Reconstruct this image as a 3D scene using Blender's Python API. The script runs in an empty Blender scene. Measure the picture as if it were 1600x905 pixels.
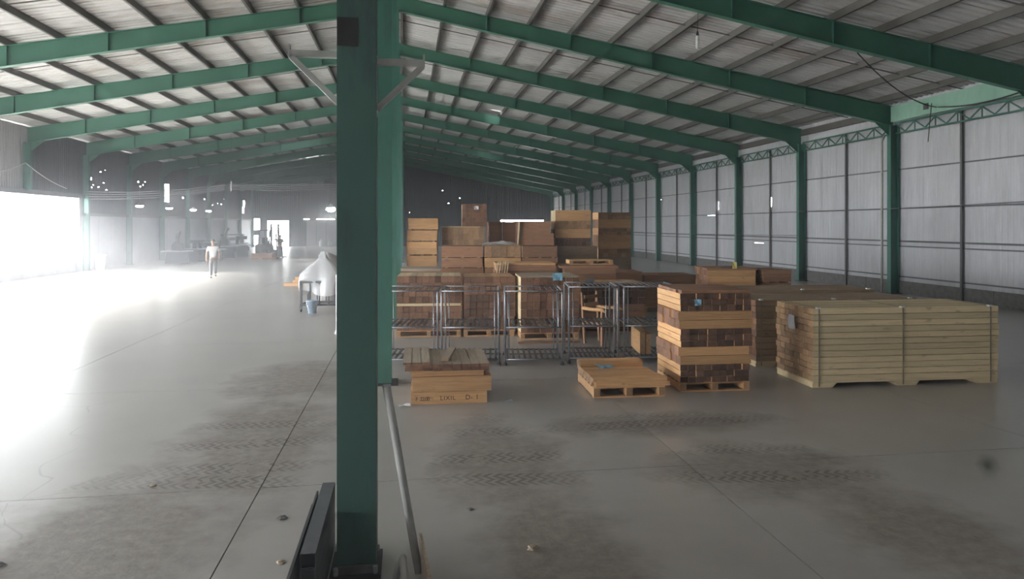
import bpy, math, random
from mathutils import Vector, Matrix
random.seed(7)
R = math.radians
SC = bpy.context.scene
COL = SC.collection

# ------------------------------------------------------------------ camera
cam_d = bpy.data.cameras.new('camera'); cam = bpy.data.objects.new('camera', cam_d); COL.objects.link(cam)
cam_d.sensor_width = 36.0; cam_d.sensor_fit = 'HORIZONTAL'; cam_d.lens = 36.0 * 1110 / 1600
cam_d.shift_y = -100.5 / 1600; cam_d.clip_end = 400; cam_d.clip_start = 0.05
cam.location = (0, 0, 2.45); cam.rotation_euler = (R(90), 0, R(-8.5055))
SC.camera = cam
# ------------------------------------------------------------------ exposure
SC.view_settings.view_transform = 'Standard'; SC.view_settings.look = 'None'
SC.view_settings.gamma = 1.0; SC.view_settings.use_curve_mapping = False
SC.view_settings.exposure = 0.22
SC.cycles.max_bounces = 7; SC.cycles.diffuse_bounces = 4; SC.cycles.glossy_bounces = 3; SC.cycles.transmission_bounces = 3; SC.cycles.transparent_max_bounces = 6
SC.cycles.use_adaptive_sampling = True; SC.cycles.adaptive_threshold = .045
# ------------------------------------------------------------------ sky (bright overcast)
SKY = 31.0
W = bpy.data.worlds.new('overcast_sky'); SC.world = W; W.use_nodes = True
bg = W.node_tree.nodes['Background']; bg.inputs[0].default_value = (0.93, 0.97, 1.0, 1); bg.inputs[1].default_value = SKY
sun_d = bpy.data.lights.new('sun', 'SUN'); sun_d.energy = 30; sun_d.angle = R(12); sun_d.color = (1, .96, .9)
sun = bpy.data.objects.new('sun', sun_d); COL.objects.link(sun); sun.rotation_euler = (0, R(-66), R(-14)); sun.location = (-40, 20, 30)
# daylight portals: sit in the real openings and only guide the sampling of the sky
def portal(loc, rot, sx, sy):
    l = bpy.data.lights.new('portal', 'AREA'); l.shape = 'RECTANGLE'; l.size = sx; l.size_y = sy
    l.cycles.is_portal = True
    o = bpy.data.objects.new('portal', l); COL.objects.link(o); o.location = loc; o.rotation_euler = rot
LX, RX, CX = -17.0, 17.3, -0.34          # left columns, right columns, middle columns / ridge
Y0, BAY, NF = 5.2, 6.0, 14               # frames
YN, YE = -5.0, 84.0                      # near and far end of the hall
OPEN0, OPEN1 = -1.0, 40.6                # long opening in the left wall
portal((LX - .3, (OPEN0 + OPEN1) / 2, 2.57), (R(90), 0, R(-90)), OPEN1 - OPEN0, 2.65)
portal((-14.37, YE + .2, 1.48), (R(-90), 0, 0), 2.35, 2.96)
portal((13.8, YE + .2, 1.57), (R(-90), 0, 0), 5.2, 3.15)

# ------------------------------------------------------------------ materials
MAT = {}
def nodes(name):
    m = bpy.data.materials.new(name); m.use_nodes = True
    nt = m.node_tree; b = nt.nodes['Principled BSDF']; MAT[name] = m
    return m, nt, b
def N(nt, t, **kw):
    n = nt.nodes.new(t)
    for k, v in kw.items():
        setattr(n, k, v)
    return n
def ramp(nt, fac, stops):
    r = N(nt, 'ShaderNodeValToRGB'); nt.links.new(fac, r.inputs[0])
    e = r.color_ramp.elements
    e[0].position, e[0].color = stops[0][0], (*stops[0][1], 1)
    e[1].position, e[1].color = stops[-1][0], (*stops[-1][1], 1)
    for p, c in stops[1:-1]:
        x = e.new(p); x.color = (*c, 1)
    return r.outputs[0]
def mix(nt, fac, a, b, mode='MIX'):
    m = N(nt, 'ShaderNodeMix', data_type='RGBA', blend_type=mode)
    for s, v in ((0, fac), (6, a), (7, b)):
        if hasattr(v, 'links'): nt.links.new(v, m.inputs[s])
        elif isinstance(v, tuple): m.inputs[s].default_value = (*v, 1)
        else: m.inputs[s].default_value = v
    return m.outputs[2]
def noise(nt, vec, scale, detail=4, rough=.6):
    n = N(nt, 'ShaderNodeTexNoise'); n.inputs['Scale'].default_value = scale
    n.inputs['Detail'].default_value = detail; n.inputs['Roughness'].default_value = rough
    if vec is not None: nt.links.new(vec, n.inputs['Vector'])
    return n.outputs[0]
def math_(nt, op, a, b=None, clamp=False):
    m = N(nt, 'ShaderNodeMath', operation=op); m.use_clamp = clamp
    for i, v in ((0, a), (1, b)):
        if v is None: continue
        if hasattr(v, 'links'): nt.links.new(v, m.inputs[i])
        else: m.inputs[i].default_value = v
    return m.outputs[0]
def mapping(nt, vec, scale=(1, 1, 1), loc=(0, 0, 0), rot=(0, 0, 0)):
    m = N(nt, 'ShaderNodeMapping'); m.inputs['Scale'].default_value = scale
    m.inputs['Location'].default_value = loc; m.inputs['Rotation'].default_value = rot
    nt.links.new(vec, m.inputs['Vector']); return m.outputs[0]
def bump(nt, b, h, s, d=.01):
    n = N(nt, 'ShaderNodeBump'); n.inputs['Strength'].default_value = s; n.inputs['Distance'].default_value = d
    nt.links.new(h, n.inputs['Height']); nt.links.new(n.outputs[0], b.inputs['Normal'])
def plain(name, col, rough=.6, metal=0.0, var=.15, scale=6.0, emit=None, alpha=None, trans=None):
    m, nt, b = nodes(name)
    co = N(nt, 'ShaderNodeTexCoord').outputs['Object']
    f = noise(nt, co, scale)
    c = ramp(nt, f, [(.3, tuple(x * (1 - var) for x in col)), (.7, tuple(min(1, x * (1 + var)) for x in col))])
    nt.links.new(c, b.inputs['Base Color'])
    b.inputs['Roughness'].default_value = rough; b.inputs['Metallic'].default_value = metal
    if emit:
        b.inputs['Emission Color'].default_value = (*emit[0], 1); b.inputs['Emission Strength'].default_value = emit[1]
    return m
def wood(name, light, dark, grain=1.0, spread=.35):
    """sawn timber: grain runs along the local X axis, every board its own tone"""
    m, nt, b = nodes(name)
    co = N(nt, 'ShaderNodeTexCoord').outputs['Object']
    oi = N(nt, 'ShaderNodeObjectInfo')
    off = N(nt, 'ShaderNodeVectorMath', operation='SCALE'); off.inputs[0].default_value = (13, 7, 5); nt.links.new(oi.outputs['Random'], off.inputs['Scale'])
    ad = N(nt, 'ShaderNodeVectorMath', operation='ADD'); nt.links.new(co, ad.inputs[0]); nt.links.new(off.outputs[0], ad.inputs[1])
    g = noise(nt, mapping(nt, ad.outputs[0], (1.2 * grain, 22 * grain, 22 * grain)), 2.2, 5, .62)
    k = noise(nt, mapping(nt, ad.outputs[0], (3, 9, 9)), 1.6, 2, .5)
    c = ramp(nt, g, [(.3, dark), (.62, light)])
    knot = ramp(nt, k, [(.66, (0, 0, 0)), (.74, (1, 1, 1))])
    c = mix(nt, math_(nt, 'MULTIPLY', knot, .6), c, tuple(x * .55 for x in dark))
    tone = math_(nt, 'ADD', math_(nt, 'MULTIPLY', oi.outputs['Random'], spread), 1 - spread * .5)
    tn = N(nt, 'ShaderNodeCombineColor')
    for i in range(3): nt.links.new(tone, tn.inputs[i])
    c = mix(nt, 1.0, c, tn.outputs[0], 'MULTIPLY')
    nt.links.new(c, b.inputs['Base Color']); b.inputs['Roughness'].default_value = .75
    bump(nt, b, g, .25, .004)
    return m

# --- concrete floor: pale slab, brown sawdust drifts crossed by tyre treads
m, nt, b = nodes('concrete_floor')
geo = N(nt, 'ShaderNodeNewGeometry').outputs['Position']
sep = N(nt, 'ShaderNodeSeparateXYZ'); nt.links.new(geo, sep.inputs[0]); px, py = sep.outputs[0], sep.outputs[1]
big = noise(nt, geo, .35, 5, .6); fine = noise(nt, geo, 9, 6, .7); mid = noise(nt, geo, 1.7, 5, .62)
base = ramp(nt, big, [(.3, (.33, .312, .29)), (.7, (.43, .408, .382))])
base = mix(nt, .35, base, ramp(nt, mid, [(.3, (.29, .275, .255)), (.7, (.47, .447, .42))]))
def blob(cx, cy, rx, ry, rot=0):
    v = mapping(nt, geo, (1 / rx, 1 / ry, 0), (-cx / rx, -cy / ry, 0)) if not rot else None
    if rot:
        v0 = mapping(nt, geo, (1, 1, 0), (-cx, -cy, 0)); v1 = mapping(nt, v0, (1, 1, 1), (0, 0, 0), (0, 0, rot)); v = mapping(nt, v1, (1 / rx, 1 / ry, 0))
    ln = N(nt, 'ShaderNodeVectorMath', operation='LENGTH'); nt.links.new(v, ln.inputs[0])
    w = math_(nt, 'ADD', ln.outputs['Value'], math_(nt, 'MULTIPLY', math_(nt, 'SUBTRACT', mid, .5), 1.3))
    return math_(nt, 'SUBTRACT', 1.15, w, True)
drift = None
for a in [(-1.7, 8.4, .85, 2.6, 0), (-2.35, 5.7, 1.0, 1.9, 0), (-1.75, 11.6, 1.0, 1.6, 0), (1.0, 7.4, .75, 1.6, 0), (1.15, 5.2, .6, 1.5, 0),
          (3.6, 6.7, 1.1, .9, 0), (4.1, 5.2, .7, 1.2, 0), (3.1, 8.4, 1.5, .5, 0), (-6.0, 8.2, 1.2, .35, 0)]:
    k = blob(*a); drift = k if drift is None else math_(nt, 'MAXIMUM', drift, k)
drift = math_(nt, 'MULTIPLY', drift, 1.6, True)
dustc = ramp(nt, fine, [(.3, (.15, .128, .108)), (.7, (.31, .27, .235))])
c = mix(nt, math_(nt, 'MULTIPLY', drift, .85), base, dustc)
# tyre treads (zig-zag lugs) crossing the drifts
tread = None
for yc, sl in ((8.35, -.02), (7.45, .03), (6.9, .12), (9.0, .05)):
    yy = math_(nt, 'SUBTRACT', math_(nt, 'ADD', py, math_(nt, 'MULTIPLY', px, sl)), yc)
    band = math_(nt, 'LESS_THAN', math_(nt, 'ABSOLUTE', yy), .16)
    zig = math_(nt, 'PINGPONG', math_(nt, 'MULTIPLY', yy, 1.0), .08)
    lug = math_(nt, 'GREATER_THAN', math_(nt, 'SINE', math_(nt, 'MULTIPLY', math_(nt, 'ADD', px, zig), 62)), .1)
    t_ = math_(nt, 'MULTIPLY', band, lug); tread = t_ if tread is None else math_(nt, 'MAXIMUM', tread, t_)
tread = math_(nt, 'MULTIPLY', tread, math_(nt, 'MULTIPLY', drift, math_(nt, 'GREATER_THAN', mid, .42)))
c = mix(nt, math_(nt, 'MULTIPLY', tread, .75), c, (.11, .095, .08))
# dark smudges; the turned one is a window-glass smear put on the floor
smudge = math_(nt, 'MAXIMUM', blob(5.87, 6.45, .10, .42, R(42.5)), math_(nt, 'MULTIPLY', blob(5.6, 5.2, .12, .22), .4))
c = mix(nt, math_(nt, 'MULTIPLY', smudge, .9, True), c, (.05, .055, .05))
# hairline cracks
vo = N(nt, 'ShaderNodeTexVoronoi', feature='DISTANCE_TO_EDGE'); vo.inputs['Scale'].default_value = .22
dv = N(nt, 'ShaderNodeVectorMath', operation='ADD'); nn = N(nt, 'ShaderNodeTexNoise'); nn.inputs['Scale'].default_value = .8; nt.links.new(geo, nn.inputs['Vector'])
nt.links.new(geo, dv.inputs[0]); nt.links.new(nn.outputs[1], dv.inputs[1]); nt.links.new(dv.outputs[0], vo.inputs['Vector'])
crack = math_(nt, 'MULTIPLY', math_(nt, 'LESS_THAN', vo.outputs[0], .0015), math_(nt, 'GREATER_THAN', big, .56))
c = mix(nt, math_(nt, 'MULTIPLY', crack, .35), c, (.16, .15, .15))
nt.links.new(c, b.inputs['Base Color'])
rg = math_(nt, 'ADD', math_(nt, 'MULTIPLY', drift, .35), math_(nt, 'ADD', math_(nt, 'MULTIPLY', mid, .22), .22), True)
nt.links.new(rg, b.inputs['Roughness']); b.inputs['Specular IOR Level'].default_value = .75
bump(nt, b, math_(nt, 'ADD', math_(nt, 'MULTIPLY', fine, math_(nt, 'ADD', math_(nt, 'MULTIPLY', drift, 1.0), .06)), math_(nt, 'MULTIPLY', tread, -1.0)), .5, .012)

# --- roof sheets: pale zinc, brown water stains
def sheet_mat(name, lo, hi, stain, amount):
    m, nt, b = nodes(name)
    geo = N(nt, 'ShaderNodeNewGeometry').outputs['Position']
    oi = N(nt, 'ShaderNodeObjectInfo').outputs['Random']
    f = noise(nt, mapping(nt, geo, (.5, 4, .5)), 1.3, 5, .65)
    c = ramp(nt, f, [(.3, lo), (.7, hi)])
    st = noise(nt, mapping(nt, geo, (.35, .7, .35)), .55, 5, .7)
    st = ramp(nt, math_(nt, 'ADD', st, math_(nt, 'MULTIPLY', math_(nt, 'SUBTRACT', oi, .5), .18)), [(.52, (0, 0, 0)), (.68, (1, 1, 1))])
    c = mix(nt, math_(nt, 'MULTIPLY', st, amount), c, stain)
    tn = math_(nt, 'ADD', math_(nt, 'MULTIPLY', oi, .14), .93)
    cc = N(nt, 'ShaderNodeCombineColor')
    for i in range(3): nt.links.new(tn, cc.inputs[i])
    c = mix(nt, 1.0, c, cc.outputs[0], 'MULTIPLY')
    nt.links.new(c, b.inputs['Base Color']); b.inputs['Roughness'].default_value = .55
    return m
sheet_mat('roof_sheet', (.58, .575, .57), (.70, .695, .69), (.34, .30, .27), .85)
sheet_mat('wall_sheet', (.50, .50, .53), (.60, .60, .63), (.40, .39, .40), .5)
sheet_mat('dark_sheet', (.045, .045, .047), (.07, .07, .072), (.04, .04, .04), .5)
sheet_mat('grey_sheet', (.30, .30, .315), (.40, .40, .415), (.2, .2, .21), .6)
# --- green paint with grime
def paint(name, lo, hi, grime, amount=.55):
    m, nt, b = nodes(name)
    geo = N(nt, 'ShaderNodeNewGeometry').outputs['Position']
    f = noise(nt, geo, .8, 4, .6)
    c = ramp(nt, f, [(.35, lo), (.65, hi)])
    g = ramp(nt, noise(nt, mapping(nt, geo, (3, 3, .8)), 1.2, 6, .7), [(.5, (0, 0, 0)), (.72, (1, 1, 1))])
    c = mix(nt, math_(nt, 'MULTIPLY', g, amount), c, grime)
    nt.links.new(c, b.inputs['Base Color']); b.inputs['Roughness'].default_value = .5
    return m
paint('green_beam', (.05, .165, .115), (.065, .20, .142), (.06, .14, .11), .4)
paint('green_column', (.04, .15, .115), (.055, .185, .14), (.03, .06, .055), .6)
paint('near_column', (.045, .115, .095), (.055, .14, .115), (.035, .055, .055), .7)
paint('pale_green', (.25, .46, .36), (.32, .54, .42), (.2, .3, .25), .4)
plain('purlin_steel', (.11, .105, .098), .6, .0, .2, 1.5)
plain('dark_steel', (.07, .07, .075), .5, .3)
plain('girt_steel', (.12, .12, .125), .6)
plain('grey_steel', (.42, .42, .43), .35, .8)
plain('galvanised', (.30, .31, .34), .38, .6, .2, 20)
plain('shelf_steel', (.11, .115, .125), .45, .4, .2, 20)
plain('pale_steel', (.46, .46, .44), .6)
plain('black_rubber', (.02, .02, .02), .7)
plain('black_paint', (.025, .025, .027), .6)
plain('concrete_wall', (.27, .26, .245), .85, 0, .2, 1.2)
plain('concrete_dark', (.16, .155, .15), .9, 0, .3, 6)
plain('pale_panel', (.42, .42, .45), .7, 0, .15, .6)
plain('ground_outside', (.5, .49, .47), .9, 0, .1, .3)
plain('white_plastic', (.85, .85, .86), .35)
plain('white_paper', (.78, .80, .84), .8, 0, .05)
plain('blue_paper', (.25, .50, .66), .8, 0, .08)
plain('grey_paper', (.33, .37, .42), .8, 0, .08)
plain('yellow_paper', (.85, .72, .25), .8, 0, .06)
plain('ink', (.03, .025, .02), .9)
plain('strap', (.22, .19, .13), .6)
plain('clip_white', (.75, .75, .72), .5)
plain('bucket_blue', (.42, .52, .66), .5)
plain('tarp_grey', (.36, .33, .31), .8, 0, .35, 3)
plain('machine_grey', (.10, .105, .115), .6)
plain('machine_dark', (.05, .05, .055), .6)
plain('forklift_body', (.10, .09, .06), .6)
plain('skin', (.45, .28, .20), .6, 0, .08)
plain('hair', (.03, .025, .02), .7)
plain('shirt_white', (.72, .70, .71), .85, 0, .08)
plain('trousers_grey', (.17, .17, .18), .85)
plain('shirt_dark', (.07, .075, .07), .85)
plain('trousers_dark', (.05, .05, .055), .85)
plain('shoe', (.04, .04, .04), .6)
plain('cable', (.16, .16, .17), .6)
plain('cable_pale', (.5, .5, .5), .6)
plain('lamp_glow', (.9, .9, .9), .4, emit=((1, 1, .98), 60))
plain('flood_glow', (.9, .9, .9), .4, emit=((.95, .98, 1), 260))
plain('lamp_housing', (.3, .3, .3), .5)
plain('bulb_glass', (.85, .85, .85), .25)
wood('pine_fresh', (.74, .60, .37), (.60, .475, .29), 1.0, .34)  # fresh pine; on some stack sides it stands in for side light
wood('pine_tan', (.66, .385, .18), (.48, .265, .12), 1.0, .35)
wood('pine_brown', (.36, .19, .105), (.24, .12, .068), 1.0, .4)
wood('pine_dull', (.34, .24, .155), (.24, .165, .105), 1.0, .3)
wood('end_brown', (.25, .125, .072), (.15, .075, .045), .35, .65)
wood('end_tan', (.42, .26, .14), (.28, .16, .085), .35, .5)
wood('end_dark', (.17, .092, .06), (.10, .055, .038), .35, .6)
wood('grey_board', (.44, .36, .27), (.33, .26, .19), 1.0, .3)
# clear plastic wrap
m, nt, b = nodes('plastic_wrap')
b.inputs['Base Color'].default_value = (.9, .9, .92, 1); b.inputs['Roughness'].default_value = .22
tr = N(nt, 'ShaderNodeBsdfTransparent'); mx = N(nt, 'ShaderNodeMixShader'); mx.inputs[0].default_value = .5
nt.links.new(tr.outputs[0], mx.inputs[1]); nt.links.new(b.outputs[0], mx.inputs[2]); nt.links.new(mx.outputs[0], nt.nodes['Material Output'].inputs[0])

# ------------------------------------------------------------------ mesh helpers
class MB:
    def __init__(s): s.v, s.f, s.m = [], [], []
    def face(s, idx, mi=0): s.f.append(idx); s.m.append(mi)
    def box(s, x0, x1, y0, y1, z0, z1, mi=0, M=None, ends=None):
        o = len(s.v)
        P = [(x0, y0, z0), (x1, y0, z0), (x1, y1, z0), (x0, y1, z0), (x0, y0, z1), (x1, y0, z1), (x1, y1, z1), (x0, y1, z1)]
        s.v += [tuple(M @ Vector(p)) for p in P] if M else P
        for k, q in enumerate(((0, 3, 2, 1), (4, 5, 6, 7), (0, 1, 5, 4), (2, 3, 7, 6), (1, 2, 6, 5), (3, 0, 4, 7))):
            s.face(tuple(o + i for i in q), ends if (ends is not None and k >= 4) else mi)
        return s
    def bar(s, a, b, w, h=None, mi=0, up=(0, 0, 1)):
        """square bar from a to b, w wide, h deep"""
        h = w if h is None else h
        a, b = Vector(a), Vector(b); d = b - a; L = d.length; d.normalize()
        u = Vector(up)
        if abs(d.dot(u)) > .99: u = Vector((0, 1, 0))
        sd = d.cross(u).normalized(); u = sd.cross(d).normalized()
        M = Matrix((( d.x, sd.x, u.x, a.x), (d.y, sd.y, u.y, a.y), (d.z, sd.z, u.z, a.z), (0, 0, 0, 1)))
        return s.box(0, L, -w / 2, w / 2, -h / 2, h / 2, mi, M)
    def tube(s, pts, r, n=8, mi=0, rad=None):
        pts = [Vector(p) for p in pts]; o = len(s.v); prev = None
        for i, p in enumerate(pts):
            d = (pts[min(i + 1, len(pts) - 1)] - pts[max(i - 1, 0)]).normalized()
            u = prev if prev is not None else (Vector((0, 0, 1)) if abs(d.z) < .9 else Vector((1, 0, 0)))
            sd = d.cross(u).normalized(); u = sd.cross(d).normalized(); prev = u
            rr = rad[i] if rad else r
            for k in range(n):
                a = 2 * math.pi * k / n
                s.v.append(tuple(p + (sd * math.cos(a) + u * math.sin(a)) * rr))
        for i in range(len(pts) - 1):
            for k in range(n):
                k2 = (k + 1) % n
                s.face((o + i * n + k, o + i * n + k2, o + (i + 1) * n + k2, o + (i + 1) * n + k), mi)
        s.face(tuple(o + k for k in range(n))[::-1], mi); s.face(tuple(o + (len(pts) - 1) * n + k for k in range(n)), mi)
        return s
    def lathe(s, prof, n=16, c=(0, 0, 0), mi=0):
        o = len(s.v)
        for r, z in prof:
            for k in range(n):
                a = 2 * math.pi * k / n; s.v.append((c[0] + r * math.cos(a), c[1] + r * math.sin(a), c[2] + z))
        for i in range(len(prof) - 1):
            for k in range(n):
                k2 = (k + 1) % n; s.face((o + i * n + k, o + i * n + k2, o + (i + 1) * n + k2, o + (i + 1) * n + k), mi)
        return s
    def prism(s, poly, y0, y1, mi=0):
        """polygon in XZ extruded along Y"""
        o = len(s.v); n = len(poly)
        s.v += [(x, y0, z) for x, z in poly] + [(x, y1, z) for x, z in poly]
        s.face(tuple(o + i for i in range(n)), mi); s.face(tuple(o + n + i for i in range(n))[::-1], mi)
        for i in range(n):
            j = (i + 1) % n; s.face((o + j, o + i, o + n + i, o + n + j), mi)
        return s
    def mesh(s, name, mats, smooth=False):
        me = bpy.data.meshes.new(name); me.from_pydata(s.v, [], s.f)
        for k in (mats if isinstance(mats, (list, tuple)) else [mats]): me.materials.append(MAT[k])
        if any(s.m): me.polygons.foreach_set('material_index', s.m)
        if smooth: me.polygons.foreach_set('use_smooth', [True] * len(s.f))
        me.update(); return me
    def build(s, name, mats, parent=None, smooth=False):
        return link(name, s.mesh(name, mats, smooth), parent)
def link(name, me, parent=None):
    o = bpy.data.objects.new(name, me); COL.objects.link(o)
    if parent: o.parent = parent
    return o
def empty(name, loc=(0, 0, 0), rz=0):
    o = bpy.data.objects.new(name, None); COL.objects.link(o); o.location = loc; o.rotation_euler = (0, 0, rz)
    o.empty_display_size = .1
    return o
def tag(o, label=None, cat=None, group=None, kind=None):
    if label: o['label'] = label
    if cat: o['category'] = cat
    if group: o['group'] = group
    if kind: o['kind'] = kind
    return o
def struct(o, label=None, cat=None): return tag(o, label, cat, None, 'structure')

# ------------------------------------------------------------------ roof geometry
SL = .178; EAVE = 6.70
def rtop(x):                                   # top of the rafters
    ridge = EAVE + SL * (RX - CX)
    return ridge - SL * abs(x - CX)
PUR = .20
# ---- floor slabs
fl = struct(empty('floor'), 'pale dusty concrete slab floor of the hall', 'floor')
gx = [LX - .5] + [-1.34 + 4.2 * k for k in range(-3, 5)] + [RX + .6]
gy = [YN] + [2.65 + 4.25 * k for k in range(0, 20)] + [YE + .3]
gx = sorted(set(round(v, 3) for v in gx)); gy = sorted(set(round(v, 3) for v in gy))
for i in range(len(gx) - 1):
    for j in range(len(gy) - 1):
        MB().box(gx[i] + .005, gx[i + 1] - .005, gy[j] + .005, gy[j + 1] - .005, -.12, 0).build('slab', 'concrete_floor', fl)
MB().box(LX - .6, RX + .7, YN - .1, YE + .4, -.3, -.03).build('subbase', 'concrete_dark', fl)
g = MB().box(-90, 90, -60, 160, -.6, -.31).build('ground', 'ground_outside'); struct(g, 'pale open ground outside the hall', 'ground')

# ---- corrugated sheet: s across, t along, holes in (s0,s1,t0,t1)
def corr(s0, s1, t0, t1, fn, pitch=.25, dep=.03, holes=()):
    prof = []; k = 0; s = s0
    n = max(1, round((s1 - s0) / pitch)); p = (s1 - s0) / n
    for i in range(n):
        for a, d in ((0, 0), (.5, 0), (.62, 1), (.88, 1)): prof.append((s0 + (i + a) * p, d * dep))
    prof.append((s1, 0))
    ts = [t0, t1]; ss = [q[0] for q in prof]
    for h in holes: ts += [h[2], h[3]]
    ts = sorted(set(t for t in ts if t0 <= t <= t1))
    if holes:
        ex = []
        for h in holes: ex += [h[0], h[1]]
        def dep_at(sv):
            for (a, da), (c2, dc) in zip(prof, prof[1:]):
                if a <= sv <= c2: return da + (dc - da) * (sv - a) / max(1e-9, c2 - a)
            return 0
        prof = sorted(set(prof + [(e, dep_at(e)) for e in ex if s0 < e < s1]))
    mb = MB()
    for t in ts:
        for s_, d in prof: mb.v.append(fn(s_, t, d))
    n = len(prof)
    for j in range(len(ts) - 1):
        for i in range(n - 1):
            cs, ct = (prof[i][0] + prof[i + 1][0]) / 2, (ts[j] + ts[j + 1]) / 2
            if any(h[0] < cs < h[1] and h[2] < ct < h[3] for h in holes): continue
            mb.face((j * n + i, j * n + i + 1, (j + 1) * n + i + 1, (j + 1) * n + i))
    return mb
ceil = struct(empty('ceiling'), 'pale corrugated metal roof on steel purlins', 'roof')
roof_gaps = {-1: [(52.4, 52.46, 6.2, 9.0), (56.3, 56.37, 6.0, 9.4), (61.0, 61.08, 6.4, 9.6), (66, 66.09, 7, 10)],
             1: [(58.3, 58.4, 6.6, 7.6), (63.2, 63.3, 6.6, 7.8), (68.0, 68.12, 6.8, 8.0), (40.6, 40.68, 5.2, 5.8)]}
for side in (-1, 1):
    half = (RX - CX + .55) if side > 0 else (CX - LX + .55)
    y = YN
    while y < YE - .01:
        y1 = min(y + 1.0, YE + .3)
        fn = lambda s, t, d, side=side: (CX + side * t, s, rtop(CX + side * t) + PUR + .004 + d)
        hs = [h for h in roof_gaps[side] if h[0] < y1 and h[1] > y]
        corr(y, y1 + .03, 0, half, fn, .25, .035, hs).build('roof_sheet', 'roof_sheet', ceil)
        y += 1.0
    for k in range(0, 13):
        t = .16 + k * 1.405
        if t > half: continue
        x = CX + side * t; z = rtop(x)
        mb = MB()
        w = .075
        mb.box(x - .004, x + .004, YN, YE, z, z + PUR).box(x, x + side * w, YN, YE, z, z + .008).box(x, x + side * w, YN, YE, z + PUR - .008, z + PUR)
        mb.build('purlin', 'purlin_steel', ceil)
    for k in range(-1, 13):
        ym = Y0 + BAY * (k + .5)
        MB().bar((CX, ym, rtop(CX) + .11), (CX + side * half, ym, rtop(CX + side * half) + .11), .03).build('sag_rod', 'purlin_steel', ceil)
# ---- portal frames
def rafter(side, y):
    e = RX if side > 0 else LX
    L = abs(e - CX)
    o = struct(empty('roof_beam', (CX, y, 0)), 'green tapered steel roof beam', 'beam')
    def zb(t): return rtop(CX + side * t) - (.46 + .22 * t / L)
    zt = lambda t: rtop(CX + side * t) - .005
    MB().prism([(0, zb(0)), (side * L, zb(L)), (side * L, zt(L)), (0, zt(0))], -.005, .005).build('web', 'green_beam', o)
    MB().prism([(0, zb(0) - .012), (side * L, zb(L) - .012), (side * L, zb(L)), (0, zb(0))], -.10, .10).build('bottom_flange', 'green_beam', o)
    MB().prism([(0, zt(0) - .012), (side * L, zt(L) - .012), (side * L, zt(L)), (0, zt(0))], -.10, .10).build('top_flange', 'green_beam', o)
    for k in range(1, 6):
        t = k * 2.81 + .16
        MB().box(side * t - .006, side * t + .006, -.098, .098, zb(t), zt(t) - .012).build('stiffener', 'green_column', o)
    t0, t1 = L - .75, L - .12
    MB().prism([(side * t0, zb(t0) - .012), (side * t1, zb(t1) - .012), (side * t1, zb(t1) - .42)], -.006, .006).build('haunch', 'green_beam', o)
    return o
def hcol(x, y, z1, fl, dp, axis, mat, label, name='steel_column'):
    """H column; axis 'x': flanges face +-X, 'y': flanges face +-Y"""
    o = struct(empty(name, (x, y, 0)), label, 'column')
    t = .012
    if axis == 'x':
        MB().box(-dp / 2, -dp / 2 + t, -fl / 2, fl / 2, 0, z1).box(dp / 2 - t, dp / 2, -fl / 2, fl / 2, 0, z1).build('flange', mat, o)
        MB().box(-dp / 2 + t, dp / 2 - t, -.004, .004, 0, z1).build('web', mat, o)
    else:
        MB().box(-fl / 2, fl / 2, -dp / 2, -dp / 2 + t, 0, z1).build('flange', mat, o)
        MB().box(-fl / 2, fl / 2, dp / 2 - t, dp / 2, 0, z1).build('flange', mat, o)
        MB().box(-.004, .004, -dp / 2 + t, dp / 2 - t, 0, z1).build('web', mat, o)
    MB().box(-.22, .22, -.22, .22, 0, .025).build('base_plate', 'dark_steel', o)
    return o
ordn = ['first', 'second', 'third', 'fourth', 'fifth', 'sixth', 'seventh', 'eighth', 'ninth', 'tenth', 'eleventh', 'twelfth', 'thirteenth', 'fourteenth']
for n in range(NF):
    y = Y0 + BAY * n
    r1 = rafter(-1, y); r2 = rafter(1, y)
    r1['label'] = f'green roof beam over the bright side, {ordn[n]} frame from the camera'
    r2['label'] = f'green roof beam over the timber side, {ordn[n]} frame from the camera'
    hcol(RX, y, rtop(RX) - .66, .20, .32, 'x', 'green_column', f'green steel wall column on timber side, {ordn[n]} frame from the camera')
    if n == 5 or n < 5:      # shaft left out across the opening to imitate bleaching by glare
        o = struct(empty('steel_column', (LX, y, 0)), f'green column top, shaft left out where glare bleaches it, {ordn[n]} frame from the camera', 'column')
        MB().box(-.15, .15, -.09, .09, 4.05, rtop(LX) - .66).build('shaft', 'green_column', o)
    else:
        hcol(LX, y, rtop(LX) - .66, .20, .3, 'x', 'green_column', f'green steel wall column on bright side, {ordn[n]} frame from the camera')
    if n >= 1:
        hcol(CX + .0, y, rtop(CX) - .5, .25, .26, 'y', 'green_column', f'green middle column, {ordn[n]} along the centre line')

# near middle column with its fittings
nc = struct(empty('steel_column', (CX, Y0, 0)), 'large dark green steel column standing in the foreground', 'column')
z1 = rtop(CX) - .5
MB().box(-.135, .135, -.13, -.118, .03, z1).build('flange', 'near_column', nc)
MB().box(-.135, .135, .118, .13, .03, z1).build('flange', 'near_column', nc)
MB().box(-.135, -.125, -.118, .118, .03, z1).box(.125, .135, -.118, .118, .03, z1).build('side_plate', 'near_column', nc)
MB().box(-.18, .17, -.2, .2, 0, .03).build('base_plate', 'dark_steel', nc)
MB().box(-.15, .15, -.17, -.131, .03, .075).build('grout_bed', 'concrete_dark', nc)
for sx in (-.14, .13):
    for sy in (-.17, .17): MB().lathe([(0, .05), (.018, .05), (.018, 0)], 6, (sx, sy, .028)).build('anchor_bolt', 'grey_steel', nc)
MB().box(-.134, .01, -.1335, -.130, 3.70, 3.90).build('black_patch', 'black_paint', nc)['label'] = 'black rectangular patch on the column face'
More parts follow.
